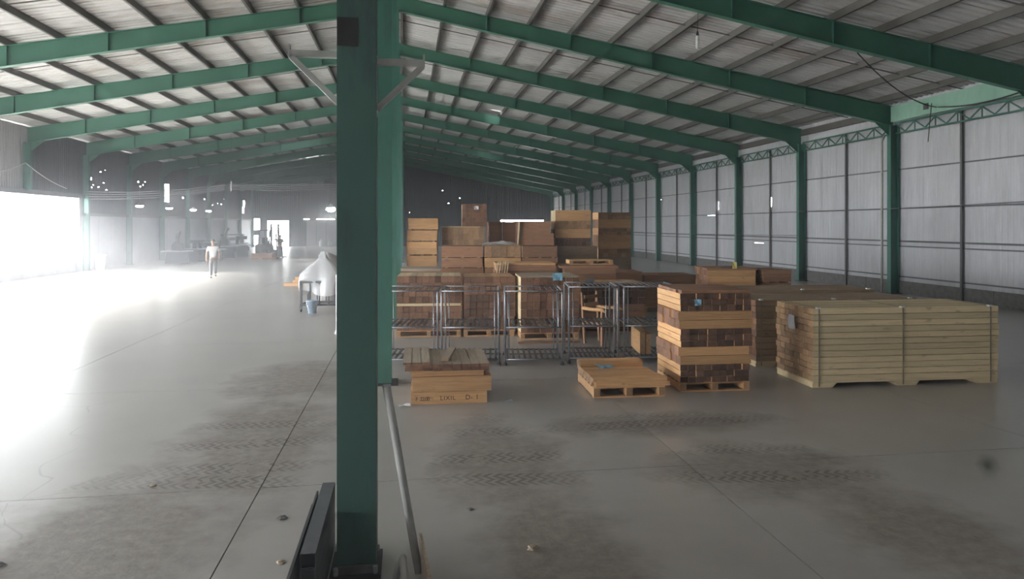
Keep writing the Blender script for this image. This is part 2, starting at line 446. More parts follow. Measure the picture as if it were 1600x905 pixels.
for sd, zz in ((-1, 3.66), (1, 3.62)):
    br = tag(empty('angle_bracket', (CX + sd * .135, Y0 - .02, zz)), ('pale steel triangular bracket on bright side of foreground column' if sd < 0 else 'pale steel triangular bracket on timber side of foreground column'), 'bracket', 'brackets on the foreground column')
    MB().bar((0, 0, 0), (sd * .34, 0, 0), .05, .045).build('arm', 'pale_steel', br)
    MB().bar((0, .0, -.34), (sd * .325, 0, -.02), .045, .04).build('brace', 'pale_steel', br)
    MB().box(sd * .335 - .006, sd * .335 + .006, -.03, .03, -.03, .06).build('end_lug', 'pale_steel', br)
    MB().box(-.004, .004, -.03, .03, -.4, .04).build('mounting_plate', 'pale_steel', br)

# ---- right wall
wr = struct(empty('wall_right'), 'pale grey corrugated sheet wall behind the timber', 'wall')
WXR = RX + .24
whole = [(38.6, 39.5, 3.0, 3.03), (32.2, 32.22, 3.35, 3.8), (33.0, 33.9, 1.55, 1.57), (38.1, 38.12, 3.3, 3.8), (47.2, 48.0, 4.2, 4.23), (53.9, 53.93, 3.0, 4.4), (56.4, 56.45, 3.2, 3.8)]
y = YN
while y < YE - .01:
    fn = lambda s, t, d: (WXR + d, s, t)
    hs = [h for h in whole if h[0] < y + 1.03 and h[1] > y]
    hs = [(max(h[0], y), min(h[1], y + 1.02), h[2], h[3]) for h in hs]
    corr(y, y + 1.02, .45, 6.95, fn, .2, .010, hs).build('wall_sheet', 'wall_sheet', wr); y += 1.0
k = 0
y = YN
while y < YE:
    y2 = min(y + 6, YE); MB().box(WXR - .04, WXR + .12, y + .01, y2 - .01, 0, .46).build('plinth_block', 'concrete_dark', wr); y = y2
for z, r in ((4.45, .022), (3.05, .022), (1.88, .03), (1.70, .022), (.62, .022)):
    MB().box(WXR - .05, WXR - .006, YN, YE, z - r, z + r).build('girt', 'girt_steel', wr)
for n in range(-1, NF - 1):
    y = Y0 + BAY * (n + .5)
    MB().box(WXR - .11, WXR - .05, y - .04, y + .04, 0, 6.1).build('post', 'girt_steel', wr)
# lattice eave girder, one per bay
V = 6; Lb = BAY - .24
tc = MB().box(-.03, .03, 0, Lb, .36, .41).mesh('top_chord', 'green_column'); bc = MB().box(-.03, .03, 0, Lb, 0, .05).mesh('bottom_chord', 'green_column')
st = Lb / V
dg = [MB().bar((0, 0, .05), (0, st / 2, .36), .035).mesh('diagonal', 'green_column'), MB().bar((0, 0, .36), (0, st / 2, .05), .035).mesh('diagonal', 'green_column')]
vt = MB().bar((0, 0, .05), (0, 0, .36), .03).mesh('vertical', 'green_column')
for n in range(1, NF - 1):
    t = struct(empty('lattice_girder', (RX + .02, Y0 + BAY * n + .12, 5.70)), f'green lattice girder under the eave, {ordn[n]} bay along the timber side wall', 'girder')
    link('chord', tc, t); link('chord', bc, t)
    for i in range(V):
        a = link('diagonal', dg[1], t); a.location = (0, i * st, 0)
        a = link('diagonal', dg[0], t); a.location = (0, (i + .5) * st, 0)
        a = link('vertical', vt, t); a.location = (0, i * st + .0, 0)
# eave strut: green purlin at wall head, pale fascia in one bay
MB().box(RX + .06, RX + .16, YN, YE, 6.42, 6.68).build('eave_beam', 'purlin_steel', wr)
fp = MB().box(RX - .20, RX - .17, Y0 + BAY * 2 + .16, Y0 + BAY * 3 - .15, 6.12, 6.68).build('fascia_panel', 'pale_green'); struct(fp, 'pale green flat fascia panel under the eave', 'panel')
MB().box(RX - .22, RX - .2, Y0 + BAY * 2 + 4.0, Y0 + BAY * 2 + 4.22, 6.3, 6.5).build('junction_box', 'dark_steel', fp)

# ---- left wall
wl = struct(empty('wall_left'), 'grey sheet wall above concrete dado with a long bright opening', 'wall')
WXL = LX - .24
def cells(a, b, c0, c1, k): return [(random.uniform(a, b), random.uniform(c0, c1)) for _ in range(k)]
lh = [(x, x + random.uniform(.04, .3), z, z + random.uniform(.02, .07)) for x, z in cells(42.2, 45.4, 4.4, 5.7, 9)]
lh += [(x, x + random.uniform(.1, .3), z, z + random.uniform(.03, .1)) for x, z in cells(48.5, 51.0, 4.7, 5.6, 4)]
lh += [(x, x + random.uniform(.1, .5), z, z + random.uniform(.04, .12)) for x, z in cells(58, 74, 3.6, 5.0, 8)]
lh += [(54.3, 55.5, 4.15, 5.45), (79.2, 80.0, 3.75, 4.4), (79.6, 80.4, 4.4, 5.1)]
y = YN
while y < YE - .01:
    hs = [(max(h[0], y), min(h[1], y + 1.02), h[2], h[3]) for h in lh if h[0] < y + 1.02 and h[1] > y]
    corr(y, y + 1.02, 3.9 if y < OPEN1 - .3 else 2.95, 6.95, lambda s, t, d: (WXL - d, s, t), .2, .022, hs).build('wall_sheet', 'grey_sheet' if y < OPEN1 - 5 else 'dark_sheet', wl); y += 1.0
MB().box(WXL - .05, WXL + .18, YN, OPEN1 + .6, 3.88, 4.1).build('lintel', 'girt_steel', wl)
y = OPEN0
MB().box(WXL - .1, WXL + .1, YN, OPEN0, 0, 3.9).build('end_panel', 'concrete_wall', wl)
for n in range(-1, 7):
    a = max(OPEN0, Y0 + BAY * (n - 1)); c2 = min(OPEN1, Y0 + BAY * n)
    if c2 > a: MB().box(WXL - .1, WXL + .1, a + .02, c2 - .02, 0, 1.25).build('dado_panel', 'concrete_wall', wl)
    if 0 <= n < 6: MB().box(WXL + .1, WXL + .25, Y0 + BAY * n - .15, Y0 + BAY * n + .15, 0, 1.25).build('pier', 'concrete_wall', wl)
for n in range(6, 13):
    a = Y0 + BAY * n
    for q in range(3): MB().box(WXL - .02, WXL + .06, a + .01 + q * 2.0, a + 1.99 + q * 2.0, 0, 2.95).build('wall_panel', 'pale_panel', wl)
MB().box(WXL - .08, WXL - .03, OPEN1, YE + .2, 0, 3.05).build('backing', 'girt_steel', wl)
MB().box(WXL, WXL + .2, OPEN1, YE, 2.95, 3.1).build('rail', 'girt_steel', wl)
MB().box(WXL + .1, WXL + .25, OPEN1 - .25, OPEN1 + .1, 0, 3.9).build('jamb', 'concrete_wall', wl)

# ---- far end wall with two bright doorways
we = struct(empty('wall_back'), 'dark sheet end wall with two bright doorways', 'wall')
eh = [(-15.55, -13.2, -1, 2.96), (11.2, 16.4, -1, 3.08), (4.2, 4.35, 6.5, 6.57), (4.9, 5.05, 5.0, 5.07), (6.3, 6.36, 5.6, 5.7), (.4, .46, 3.9, 3.96), (-17.1, -16.4, 1.9, 3.2), (-17.1, -16.5, .2, 1.3)]
x = LX - .25
while x < RX + .3:
    hs = [(max(h[0], x), min(h[1], x + 1.02), h[2], h[3]) for h in eh if h[0] < x + 1.02 and h[1] > x]
    xm = x + .5
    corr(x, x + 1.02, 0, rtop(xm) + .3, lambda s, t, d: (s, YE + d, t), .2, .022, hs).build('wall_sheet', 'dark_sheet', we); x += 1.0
for a, c2, z in ((-15.55, -13.2, 2.96), (11.2, 16.4, 3.08)):
    MB().box(a - .1, a, YE - .06, YE + .06, 0, z + .1).box(c2, c2 + .1, YE - .06, YE + .06, 0, z + .1).box(a, c2, YE - .06, YE + .06, z, z + .1).build('door_frame', 'girt_steel', we)
for q in range(4): MB().box(-11.2 + q * 1.1, -10.14 + q * 1.1, YE - .3, YE - .2, 0, 3.05).build('partition_panel', 'pale_panel', we)
# near end wall behind the camera
wn = MB().box(LX - .5, RX + .5, YN - .2, YN, 0, 10.2).build('wall_front', 'grey_sheet'); struct(wn, 'plain grey wall closing the near end of the hall', 'wall')

# ================================================================== THINGS
_bm = {}
def board_mesh(L, w, h, sm, em):
    k = (round(L, 3), round(w, 3), round(h, 3), sm, em)
    if k not in _bm: _bm[k] = MB().box(-L / 2, L / 2, -w / 2, w / 2, 0, h, 0, None, 1).mesh('board', [sm, em])
    return _bm[k]
def pallet(parent, x0, y0, w, d, z, h, sm='pine_tan', em='end_tan', name='pallet'):
    """two-way pallet, runners along Y, as one part with its slats as sub-parts"""
    p = empty(name, (x0, y0, z)); p.parent = parent
    t = .02
    for q in (.045, w / 2, w - .045): 
        o = link('runner', board_mesh(d, .09, h - 2 * t, sm, em), p); o.location = (q, d / 2, t); o.rotation_euler.z = R(90)
    for q in range(6):
        o = link('slat', board_mesh(w, .10, t, sm, em), p); o.location = (w / 2, .06 + q * (d - .12) / 5, h - t)
    for q in range(3):
        o = link('slat', board_mesh(w, .10, t, sm, em), p); o.location = (w / 2, .06 + q * (d - .12) / 2, 0)
    return p
def stack(name, label, x0, y0, w, d, tiers, rz=0, group=None, sm='pine_tan', em='end_brown', jit=.012, z0=0.0, cat='timber stack'):
    root = tag(empty(name, (x0, y0, z0), R(rz)), label, cat, group)
    z = 0.0; rnd = random.Random(hash(label) % 9973 if False else sum(map(ord, label)))
    for t in tiers:
        k, h = t[0], t[1]
        if k == 'P': pallet(root, 0, 0, w, d, z, h); z += h; continue
        if k == 'G':                                    # gap with two bearers
            for q in (.12, w / 2, w - .12):
                o = link('bearer', board_mesh(d, .08, h, sm, em), root); o.location = (q, d / 2, z); o.rotation_euler.z = R(90)
            z += h; continue
        rows, n = t[2], t[3]
        opt = t[4] if len(t) > 4 else {}
        a, b_ = opt.get('sm', sm), opt.get('em', em)
        ox, ww = opt.get('ox', 0), opt.get('w', w)
        span, L = (d, ww) if k == 'L' else (ww, d)
        bw = span / n; bh = h / rows
        gap = .0012 if y0 > 22 else .006
        me = board_mesh(L, bw - gap, bh - gap, a, b_)
        for r in range(rows):
            for i in range(n):
                o = link('board', me, root)
                j = rnd.uniform(-jit, jit)
                if k == 'L': o.location = (ox + ww / 2 + j, (i + .5) * bw, z + r * bh)
                else:
                    o.location = (ox + (i + .5) * bw, d / 2 + j, z + r * bh); o.rotation_euler.z = R(90)
        z += h
    root['top'] = z
    return root
def paper(name, label, loc, w, h, mat, rx=0, ry=0, rz=0, cat='paper', group=None):
    mb = MB(); n = 4
    for j in range(n + 1):
        for i in range(n + 1):
            mb.v.append(((i / n - .5) * w, (j / n - .5) * h, .012 * math.sin(i * 1.3 + j * .9) + .012))
    for j in range(n):
        for i in range(n):
            q = j * (n + 1) + i; mb.face((q, q + 1, q + n + 2, q + n + 1))
    o = mb.build(name, mat); o.location = loc; o.rotation_euler = (rx, ry, rz); tag(o, label, cat, group)
    md = o.modifiers.new('thickness', 'SOLIDIFY'); md.thickness = .003
    return o

# ---- 1 low stack with stencilled board
def lettering(parent, txt, x, z, size, y=-.003, sp=1.0):
    cu = bpy.data.curves.new('lettering', 'FONT'); cu.body = txt; cu.size = size; cu.extrude = .0006; cu.space_character = sp
    cu.materials.append(MAT['ink'])
    o = bpy.data.objects.new('lettering', cu); COL.objects.link(o); o.parent = parent
    bpy.context.view_layer.update()
    me = bpy.data.meshes.new_from_object(o.evaluated_get(bpy.context.evaluated_depsgraph_get()))
    bpy.data.objects.remove(o); o = link('lettering', me, parent)
    o.location = (x, y, z); o.rotation_euler = (R(90), 0, 0)
    return o
ls = tag(empty('timber_stack', (.07, 9.78, 0), R(-1)), 'low stack of pale planks with stencilled lettering on bottom board', 'timber stack')
o = link('stencilled_board', board_mesh(1.04, .12, .165, 'pine_tan', 'end_tan'), ls); o.location = (.52, .06, 0)
b0 = o
for k in (1, 2, 3, 4, 5):
    q = link('board', board_mesh(1.04, .12, .165, 'pine_tan', 'end_tan'), ls); q.location = (.52 + .01 * (k % 2), .06 + k * .2, 0)
for txt, xx, sz, sp in (('F', -.46, .075, 1), ('22.00', -.40, .075, .8), ('LIXIL', -.125, .085, 1.15), ('D', .22, .095, 1), ('-', .295, .095, 1), ('1', .36, .095, 1)): lettering(b0, txt, xx, .05, sz, -.0605, sp)
for k in range(6):
    q = link('board', board_mesh(1.08, .13, .20, 'pine_tan', 'end_tan'), ls); q.location = (.56, .05 + k * .2, .172)
for k in range(5):
    q = link('board', board_mesh(1.0, .13, .085, 'pine_tan', 'end_tan'), ls); q.location = (.50, .10 + k * .2, .374)
for k in range(9):
    x = -.02 + k * .128
    q = link('plank', board_mesh(1.22, .122, .045, 'grey_board', 'end_brown'), ls); q.location = (x, .56 + (.03 if k < 3 else 0), .462); q.rotation_euler.z = R(90)
    q = link('plank', board_mesh(1.18, .122, .045, 'grey_board', 'end_brown'), ls); q.location = (x + .004, .53, .508 if k < 3 or k > 7 else .507); q.rotation_euler.z = R(90)
for k in range(3):
    q = link('plank', board_mesh(1.24, .116, .03, 'grey_board', 'end_brown'), ls); q.location = (-.05 + k * .125, .57, .554); q.rotation_euler.z = R(90)
lp = tag(link('loose_plank', board_mesh(.98, .11, .035, 'grey_board', 'end_tan')), 'loose plank lying askew across the low stencilled stack', 'plank')
lp.location = (.62, 10.4, .556); lp.rotation_euler.z = R(80)
paper('paper_scrap', 'white paper scrap on the floor beside the stencilled stack', (-.02, 9.72, .002), .16, .1, 'white_paper', rz=.2)
paper('floor_scrap', 'small pale scrap on the floor right of stencilled stack', (1.42, 9.75, .002), .09, .05, 'grey_paper', rz=.5)

# ---- 2 low pallet of planks with a blue note
lp2 = tag(empty('loaded_pallet', (2.63, 9.76, 0), R(-2)), 'low pallet carrying a single layer of tan planks', 'pallet')
pallet(lp2, 0, 0, 1.04, 1.1, 0, .155)
for k in range(8):
    L = (1.08, 1.05, 1.02, 1.0, 1.0, .96, .97, 1.0)[k]
    q = link('plank', board_mesh(L, .125, .06, 'pine_tan', 'end_tan'), lp2); q.location = (.0 + L / 2 + (.03 if k == 0 else 0), .06 + k * .136, .157)
    q = link('plank', board_mesh(L, .125, .06, 'pine_tan', 'end_tan'), lp2); q.location = (-.01 + L / 2, .065 + k * .136, .219)
for k in (6, 7):
    q = link('plank', board_mesh(.98, .125, .08, 'pine_tan', 'end_brown'), lp2); q.location = (.47, .065 + k * .136, .281)
paper('paper_note', 'blue paper note lying on the low plank pallet', (3.0, 10.53, .295), .26, .2, 'blue_paper', rx=.25, rz=.4)

# ---- 3 tall cross-laid stack
cs = stack('timber_stack', 'tall cross-laid stack of short boards on a pallet', 3.98, 9.93, 1.06, 1.06,
      [('P', .14), ('E', .262, 3, 9, {'em': 'end_dark'}), ('L', .262, 2, 6, {'sm': 'pine_tan', 'ox': -.02, 'w': 1.08}), ('E', .262, 3, 8, {'em': 'end_dark', 'w': 1.1}), ('L', .262, 2, 6, {'ox': -.02, 'w': 1.13}),
       ('E', .262, 3, 9, {'em': 'end_dark', 'w': 1.08}), ('L', .05, 1, 7, {'sm': 'pine_brown', 'ox': -.0, 'w': 1.04})], rz=-2, jit=.022)
paper('paper_note', 'small blue paper note on front of the tall cross-laid stack', (4.22, 9.87, 1.32), .10, .09, 'blue_paper', rx=R(80))
# ---- 4-6 long pale bundles
def long_bundle(label, x0, y0, L, D_, rz, n_layers, ncol, sm, em, group, skids=True, h=1.1):
    root = tag(empty('timber_bundle', (x0, y0, 0), R(rz)), label, 'timber bundle', group)
    rnd = random.Random(int(x0 * 100 + y0 * 10))
    sk = .075
    for q in (.0, L / 2 - .2, L - .42):
        p = [(q, 0), (q + .32, 0), (q + .40, sk), (q, sk)] if q == 0 else ([(q, sk), (q + .06, 0), (q + .36, 0), (q + .42, sk)] if q < L - .5 else [(q, sk), (q + .08, 0), (q + .42, 0), (q + .42, sk)])
        MB().prism(p, .02, D_ - .02).build('skid', 'pine_fresh', root)
    MB().box(0, L, -.005, D_, sk, sk + .025).build('base_board', 'pine_fresh', root)
    bh = h / n_layers; bw = D_ / ncol; z = sk + .025
    me = board_mesh(L, bw - .006, bh - .007, sm, em)
    for k in range(n_layers):
        for i in range(ncol):
            o = link('board', me, root); o.location = (L / 2 + rnd.uniform(-.014, .014), (i + .5) * bw + (rnd.uniform(-.009, .009) if i in (0, ncol - 1) else 0), z + k * bh)
    for q in (.09, L * .475, L - .14):
        s = MB().box(q - .010, q + .010, -.012, -.007, sk * .3, z + h + .002).box(q - .010, q + .010, -.012, D_ + .01, z + h + .001, z + h + .004).build('strap', 'strap', root)
        MB().box(q - .03, q + .03, -.016, .04, z + h - .01, z + h + .012).build('corner_clip', 'clip_white', s)
    return root
long_bundle('long pale timber bundle nearest the camera, strapped on chamfered skids', 6.05, 9.88, 3.06, 1.12, -1.5, 12, 8, 'pine_fresh', 'end_tan', 'long strapped timber bundles')
long_bundle('long timber bundle directly behind the nearest pale bundle', 5.98, 11.5, 3.0, 1.1, -2, 10, 6, 'pine_dull', 'end_brown', 'long strapped timber bundles', h=1.06)
long_bundle('long timber bundle farthest of the three, beside the tan pallets', 6.5, 13.3, 2.9, 1.1, -3, 10, 6, 'pine_dull', 'end_brown', 'long strapped timber bundles', h=1.06)
paper('delivery_sheet', 'white sheet pinned to end of the nearest long bundle', (6.025, 10.42, .93), .2, .22, 'white_paper', rx=R(90), rz=R(-92))
# tan boxes behind with a yellow tag
TW = 'timber stacks in the middle rows'
stack('timber_stack', 'short tan stack with yellow tag behind the long bundles', 7.13, 16.05, 1.14, 1.15, [('P', .13), ('L', .62, 4, 6), ('G', .06), ('L', .57, 4, 6), ('L', .04, 1, 6, {'sm': 'pine_brown', 'ox': -.03, 'w': 1.2})], rz=-8, group=TW)
stack('timber_stack', 'low stack of thin brown boards beside the yellow-tagged stack', 8.42, 15.85, .70, 1.1, [('P', .13), ('L', .6, 4, 5), ('G', .04), ('L', .3, 3, 5), ('G', .03), ('L', .28, 3, 5, {'sm': 'pine_brown'})], rz=-3, group=TW, sm='pine_brown')
paper('paper_tag', 'yellow paper tag standing up on the short tan stack', (7.75, 15.98, 1.49), .12, .16, 'yellow_paper', rx=R(80))
# ---- middle rows behind the racks
S = stack
S('timber_stack', 'two-tier stack of board ends behind racks, nearest the green columns', -.2, 15.72, 1.4, 1.15, [('P', .14), ('E', .54, 4, 10), ('L', .06, 1, 6), ('E', .6, 4, 10)], rz=-4, group=TW, em='end_brown', sm='pine_fresh')  # pale board sides paint in the light from the opening
S('timber_stack', 'stack of dark board ends between the two outer rack-side stacks', 1.26, 15.6, 1.12, 1.15, [('P', .14), ('E', .78, 5, 8, {'em': 'end_dark'}), ('E', .4, 3, 7, {'em': 'end_brown'})], rz=-3, group=TW)
S('timber_stack', 'stack of reddish board ends with blue note behind the racks', 2.43, 15.0, 1.26, 1.15, [('P', .14), ('E', 1.19, 7, 9), ('L', .03, 1, 6, {'sm': 'grey_board'})], rz=-3, group=TW, sm='pine_fresh')  # side light put into the colour: pale sides on brown ends
paper('paper_note', 'large blue note on the reddish stack behind racks', (3.22, 14.935, 1.34), .21, .16, 'blue_paper', rx=R(75))
S('timber_stack', 'low brown stack behind the racks, nearest the wooden chair', 3.95, 15.8, 1.5, 1.15, [('P', .14), ('L', .5, 3, 6, {'sm': 'pine_brown'}), ('E', .48, 3, 9, {'em': 'end_dark'})], rz=-4, group=TW)
paper('paper_note', 'grey-blue note on the low brown stack behind racks', (4.15, 15.765, 1.16), .22, .14, 'grey_paper', rx=R(75))
S('timber_stack', 'low grey-topped stack beside the green columns in third row', -.12, 18.4, 1.02, 1.1, [('P', .14), ('L', .55, 3, 6), ('L', .58, 4, 6, {'sm': 'pine_brown'}), ('L', .07, 1, 6, {'sm': 'grey_board'})], rz=-3, group=TW)
for i, (x, w, lab) in enumerate(((1.02, 1.16, 'three-tier tan stack in fourth row, nearest the green columns'), (2.22, 1.04, 'three-tier tan stack in fourth row, middle of three'), (3.29, 1.0, 'three-tier tan stack in fourth row, farthest from the green columns'))):
    S('timber_stack', lab, x, 20.3 - .16 * i, w, 1.15, [('P', .14), ('L', .80, 4, 5), ('L', .29, 1, 5), ('G', .012), ('L', .28, 1, 5), ('G', .012), ('E' if i == 1 else 'L', .32, 1, 5)], rz=-4, group=TW, sm='pine_brown' if i != 1 else 'pine_tan', em='pine_fresh' if i != 1 else 'end_tan', jit=.02)  # pale board ends on the outer two imitate side light
S('timber_stack', 'stack with bright pale slats at its end, in front of fourth row', 2.29, 18.05, 1.54, 1.1, [('P', .14), ('L', .6, 3, 6), ('L', .4, 3, 5, {'sm': 'pine_tan'}), ('L', .28, 2, 5, {'sm': 'pine_brown'}), ('L', .06, 1, 6)], rz=-4, group=TW, em='end_tan', jit=.03)
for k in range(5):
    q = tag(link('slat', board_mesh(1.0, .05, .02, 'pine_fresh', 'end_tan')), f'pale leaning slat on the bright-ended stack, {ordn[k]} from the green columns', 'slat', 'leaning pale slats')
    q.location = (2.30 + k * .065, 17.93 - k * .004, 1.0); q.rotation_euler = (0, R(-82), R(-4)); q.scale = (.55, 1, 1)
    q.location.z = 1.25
S('timber_stack', 'brown stack with flat lid boards beside the bright-ended stack', 3.97, 17.6, 1.32, 1.1, [('P', .14), ('L', .55, 3, 6), ('E', .35, 2, 8, {'em': 'end_brown'}), ('L', .32, 2, 6, {'sm': 'pine_brown'}), ('L', .06, 1, 6, {'ox': -.1, 'w': 1.5})], rz=-5, group=TW, sm='pine_brown')
tagp = S('empty_pallet', 'empty pallet lying on top of the flat-lidded brown stack', 4.2, 18.0, 1.15, .6, [('P', .12)], rz=-4, z0=1.424, cat='pallet')
S('timber_stack', 'low reddish stack beyond the racks, nearer the middle', 5.84, 19.35, .76, 1.2, [('P', .14), ('L', .5, 3, 5, {'sm': 'pine_brown'}), ('L', .5, 2, 5, {'sm': 'pine_brown'})], rz=-4, group=TW)
S('timber_stack', 'low reddish stack beyond the racks, nearer the sheet wall', 6.65, 19.25, 1.5, 1.2, [('P', .14), ('L', .5, 3, 5, {'sm': 'pine_brown'}), ('L', .4, 2, 5, {'sm': 'pine_brown'})], rz=-4, group=TW)
BK = 'tall timber stacks in the back row'
S('timber_stack', 'tall narrow stack of pallet tiers beside the green columns', .04, 23.3, .97, 1.15, [('P', .14), ('L', .42, 2, 5), ('G', .03), ('L', .42, 2, 5), ('G', .03), ('L', .42, 2, 5), ('G', .035), ('L', .42, 2, 5), ('G', .03), ('L', .34, 2, 5), ('G', .03), ('L', .36, 2, 5, {'ox': .02, 'w': .96})], rz=-3, group=BK, jit=.03)
S('timber_stack', 'back row stack carrying the high reddish box', 1.2, 23.7, 1.4, 1.15, [('P', .14), ('L', .6, 3, 5), ('L', .6, 3, 5), ('P', .12), ('E', .30, 2, 8, {'em': 'end_tan', 'ox': .08, 'w': 1.2}), ('E', .62, 3, 8, {'em': 'end_tan'}), ('L', .03, 1, 5, {'ox': -.04, 'w': 1.3, 'sm': 'pine_fresh'})], rz=-4, group=BK)
S('timber_crate', 'reddish block of boards perched highest on the back row', 1.86, 23.72, .82, .95, [('E', .74, 5, 7, {'em': 'end_brown'})], rz=-4, group=BK, z0=2.414, em='end_brown', sm='pine_fresh')
paper('paper_note', 'small white note on the highest reddish block', (2.33, 23.66, 3.03), .15, .12, 'white_paper', rx=R(85))
S('timber_stack', 'dark stack tied with pale string in the back row', 2.86, 24.52, 1.06, 1.1, [('P', .14), ('L', .6, 3, 5), ('L', .6, 3, 5), ('L', .5, 3, 5, {'sm': 'pine_dull'}), ('L', .05, 1, 5), ('L', .34, 2, 5, {'sm': 'pine_brown'}), ('L', .04, 1, 5), ('L', .3, 2, 5, {'sm': 'pine_brown'})], rz=-3, group=BK, sm='pine_brown')
st_ = MB().tube([(3.32, 24.485, 2.56), (3.32, 24.485, 2.4), (3.32, 24.485, 2.25), (3.32, 24.485, 1.95)], .018, 6).build('string', 'white_plastic'); tag(st_, 'pale plastic string hanging on the dark back row stack', 'string')
S('timber_stack', 'back row stack with bright upright slat at its edge', 3.67, 23.25, 1.2, 1.15, [('P', .14), ('L', .6, 3, 5), ('L', .6, 3, 5), ('L', .4, 2, 5), ('L', .44, 2, 5), ('L', .4, 2, 5, {'ox': .0, 'w': 1.1})], rz=-4, group=BK, sm='pine_brown')
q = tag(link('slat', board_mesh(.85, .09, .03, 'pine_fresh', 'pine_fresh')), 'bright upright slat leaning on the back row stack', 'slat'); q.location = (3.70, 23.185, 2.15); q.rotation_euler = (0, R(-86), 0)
S('timber_stack', 'tall tan stack in back row with painted lit cap face', 5.0, 23.55, 1.22, 1.1, [('P', .14), ('L', .75, 3, 5, {'sm': 'pine_dull', 'w': 1.45}), ('L', .85, 3, 5, {'sm': 'pine_dull', 'w': 1.45}), ('E', .28, 2, 8, {'em': 'end_dark'}), ('L', .3, 1, 5), ('E', .28, 2, 8, {'em': 'end_tan'}), ('L', .36, 1, 5, {'em': 'pine_fresh'})], rz=-4, group=BK)  # top tier: lit edge painted by pale board ends
S('timber_stack', 'tall tan stack in back row nearest the sheet wall', 6.97, 25.25, 1.22, 1.1, [('P', .14), ('L', .6, 2, 5, {'sm': 'pine_dull'}), ('L', .55, 2, 5, {'sm': 'pine_dull'}), ('E', .3, 2, 7, {'em': 'end_tan'}), ('L', .5, 2, 5), ('E', .25, 2, 7, {'em': 'end_tan'}), ('L', .32, 1, 5), ('E', .26, 2, 7, {'em': 'end_tan'})], rz=-4, group=BK)
# crumpled plastic film on the fourth row stacks
def film(name, label, loc, sx, sy, h, seed):
    rnd = random.Random(seed); mb = MB(); n, m_ = 14, 8
    ph = [rnd.uniform(0, 6) for _ in range(6)]
    for j in range(m_ + 1):
        for i in range(n + 1):
            u, v = i / n - .5, j / m_ - .5
            e = max(0, 1 - (2 * abs(u)) ** 3) * max(0, 1 - (2 * abs(v)) ** 3)
            mb.v.append((u * sx, v * sy, .01 + h * e * (.5 + .25 * math.sin(u * 15 + ph[0] + v * 6) + .25 * math.sin(v * 14 + ph[1] + u * 5))))
    for j in range(m_):
        for i in range(n): q = j * (n + 1) + i; mb.face((q, q + 1, q + n + 2, q + n + 1))
    o = mb.build(name, 'plastic_wrap', None, True); o.location = loc; tag(o, label, 'plastic film'); return o
film('plastic_film', 'crumpled clear film lying on the fourth row stacks', (2.75, 20.75, 1.875), 1.1, .8, .12, 3)

# ---- steel mesh-shelf trolleys
def rack_meshes(w, d, h):
    r = .017
    M = {}
    def arch(x):
        c = .07
        pts = [(x, 0, .06), (x, 0, h - c), (x, .02, h - .02), (x, c, h), (x, d - c, h), (x, d - .02, h - .02), (x, d, h - c), (x, d, .06)]
        return MB().tube(pts, r, 8).mesh('end_frame', 'galvanised', True)
    M['f0'], M['f1'] = arch(0), arch(w)
    for nm, x in (('p0', .07), ('p1', w - .07)):
        M[nm] = MB().tube([(x, .0, .08), (x, .0, h - .01)], .010, 6).tube([(x, d, .08), (x, d, h - .01)], .010, 6).mesh('inner_upright', 'galvanised', True)
    M['rail'] = MB().tube([(0, 0, 0), (w, 0, 0)], .013, 8).mesh('rail', 'galvanised', True)
    sh = MB(); n = 10
    for i in range(n):
        x = .05 + i * (w - .1) / (n - 1); sh.box(x - .02, x + .02, 0, d, -.006, .006)
    for y in (.02, d / 2, d - .02): sh.box(0, w, y - .012, y + .012, -.018, -.006)
    M['shelf'] = sh.mesh('shelf', 'shelf_steel')
    tp = MB()
    for i in range(n):
        x = .05 + i * (w - .1) / (n - 1); tp.tube([(x, 0, -.012), (x, d, -.012)], .006, 5)
    M['top'] = tp.mesh('top_rods', 'galvanised')
    M['foot'] = MB().lathe([(0, .06), (.02, .06), (.02, .03), (.035, .03), (.035, 0), (0, 0)], 8).mesh('foot', 'dark_steel')
    return M
RK = [(-.42, 12.62, .98, -7, 'steel shelf trolley partly hidden behind the second green column'),
      (.62, 12.46, 1.0, -7, 'steel shelf trolley standing behind the stencilled plank stack'),
      (1.72, 12.30, 1.0, -7, 'steel shelf trolley in middle of the row, next to the stencilled stack one'),
      (2.86, 12.28, .86, -8, 'steel shelf trolley in front of the wooden chair'),
      (3.84, 12.2, .92, -8, 'steel shelf trolley beside the tall cross-laid stack')]
for i, (x, y, w, rz, lab) in enumerate(RK):
    d, h = 1.0, 1.30 + (.06 if i > 2 else 0)
    M = rack_meshes(w, d, h)
    t = tag(empty('shelf_trolley', (x, y, 0), R(rz)), lab, 'trolley', 'steel shelf trolleys in a row')
    link('end_frame', M['f0'], t); link('end_frame', M['f1'], t); link('inner_upright', M['p0'], t); link('inner_upright', M['p1'], t)
    for z in (.10, .66, h - .004):
        for yy in (0, d):
            q = link('rail', M['rail'], t); q.location = (0, yy, z)
    for z in (.12, .68):
        q = link('shelf', M['shelf'], t); q.location = (0, 0, z)
    q = link('top_rods', M['top'], t); q.location = (0, 0, h)
    for xx in (0, w):
        for yy in (0, d):
            q = link('foot', M['foot'], t); q.location = (xx, yy, 0)
# boards standing on the last trolley
for k, (dx, hh) in enumerate(((0, .40), (.11, .36))):
    q = tag(link('board_offcut', board_mesh(.9, .09, hh, 'pine_tan', 'end_tan')), ('taller' if k == 0 else 'shorter') + ' board offcut standing on trolley beside the cross-laid stack', 'offcut', 'offcuts on the trolley')
    q.location = (4.28 + dx, 12.75, .126); q.rotation_euler.z = R(82)
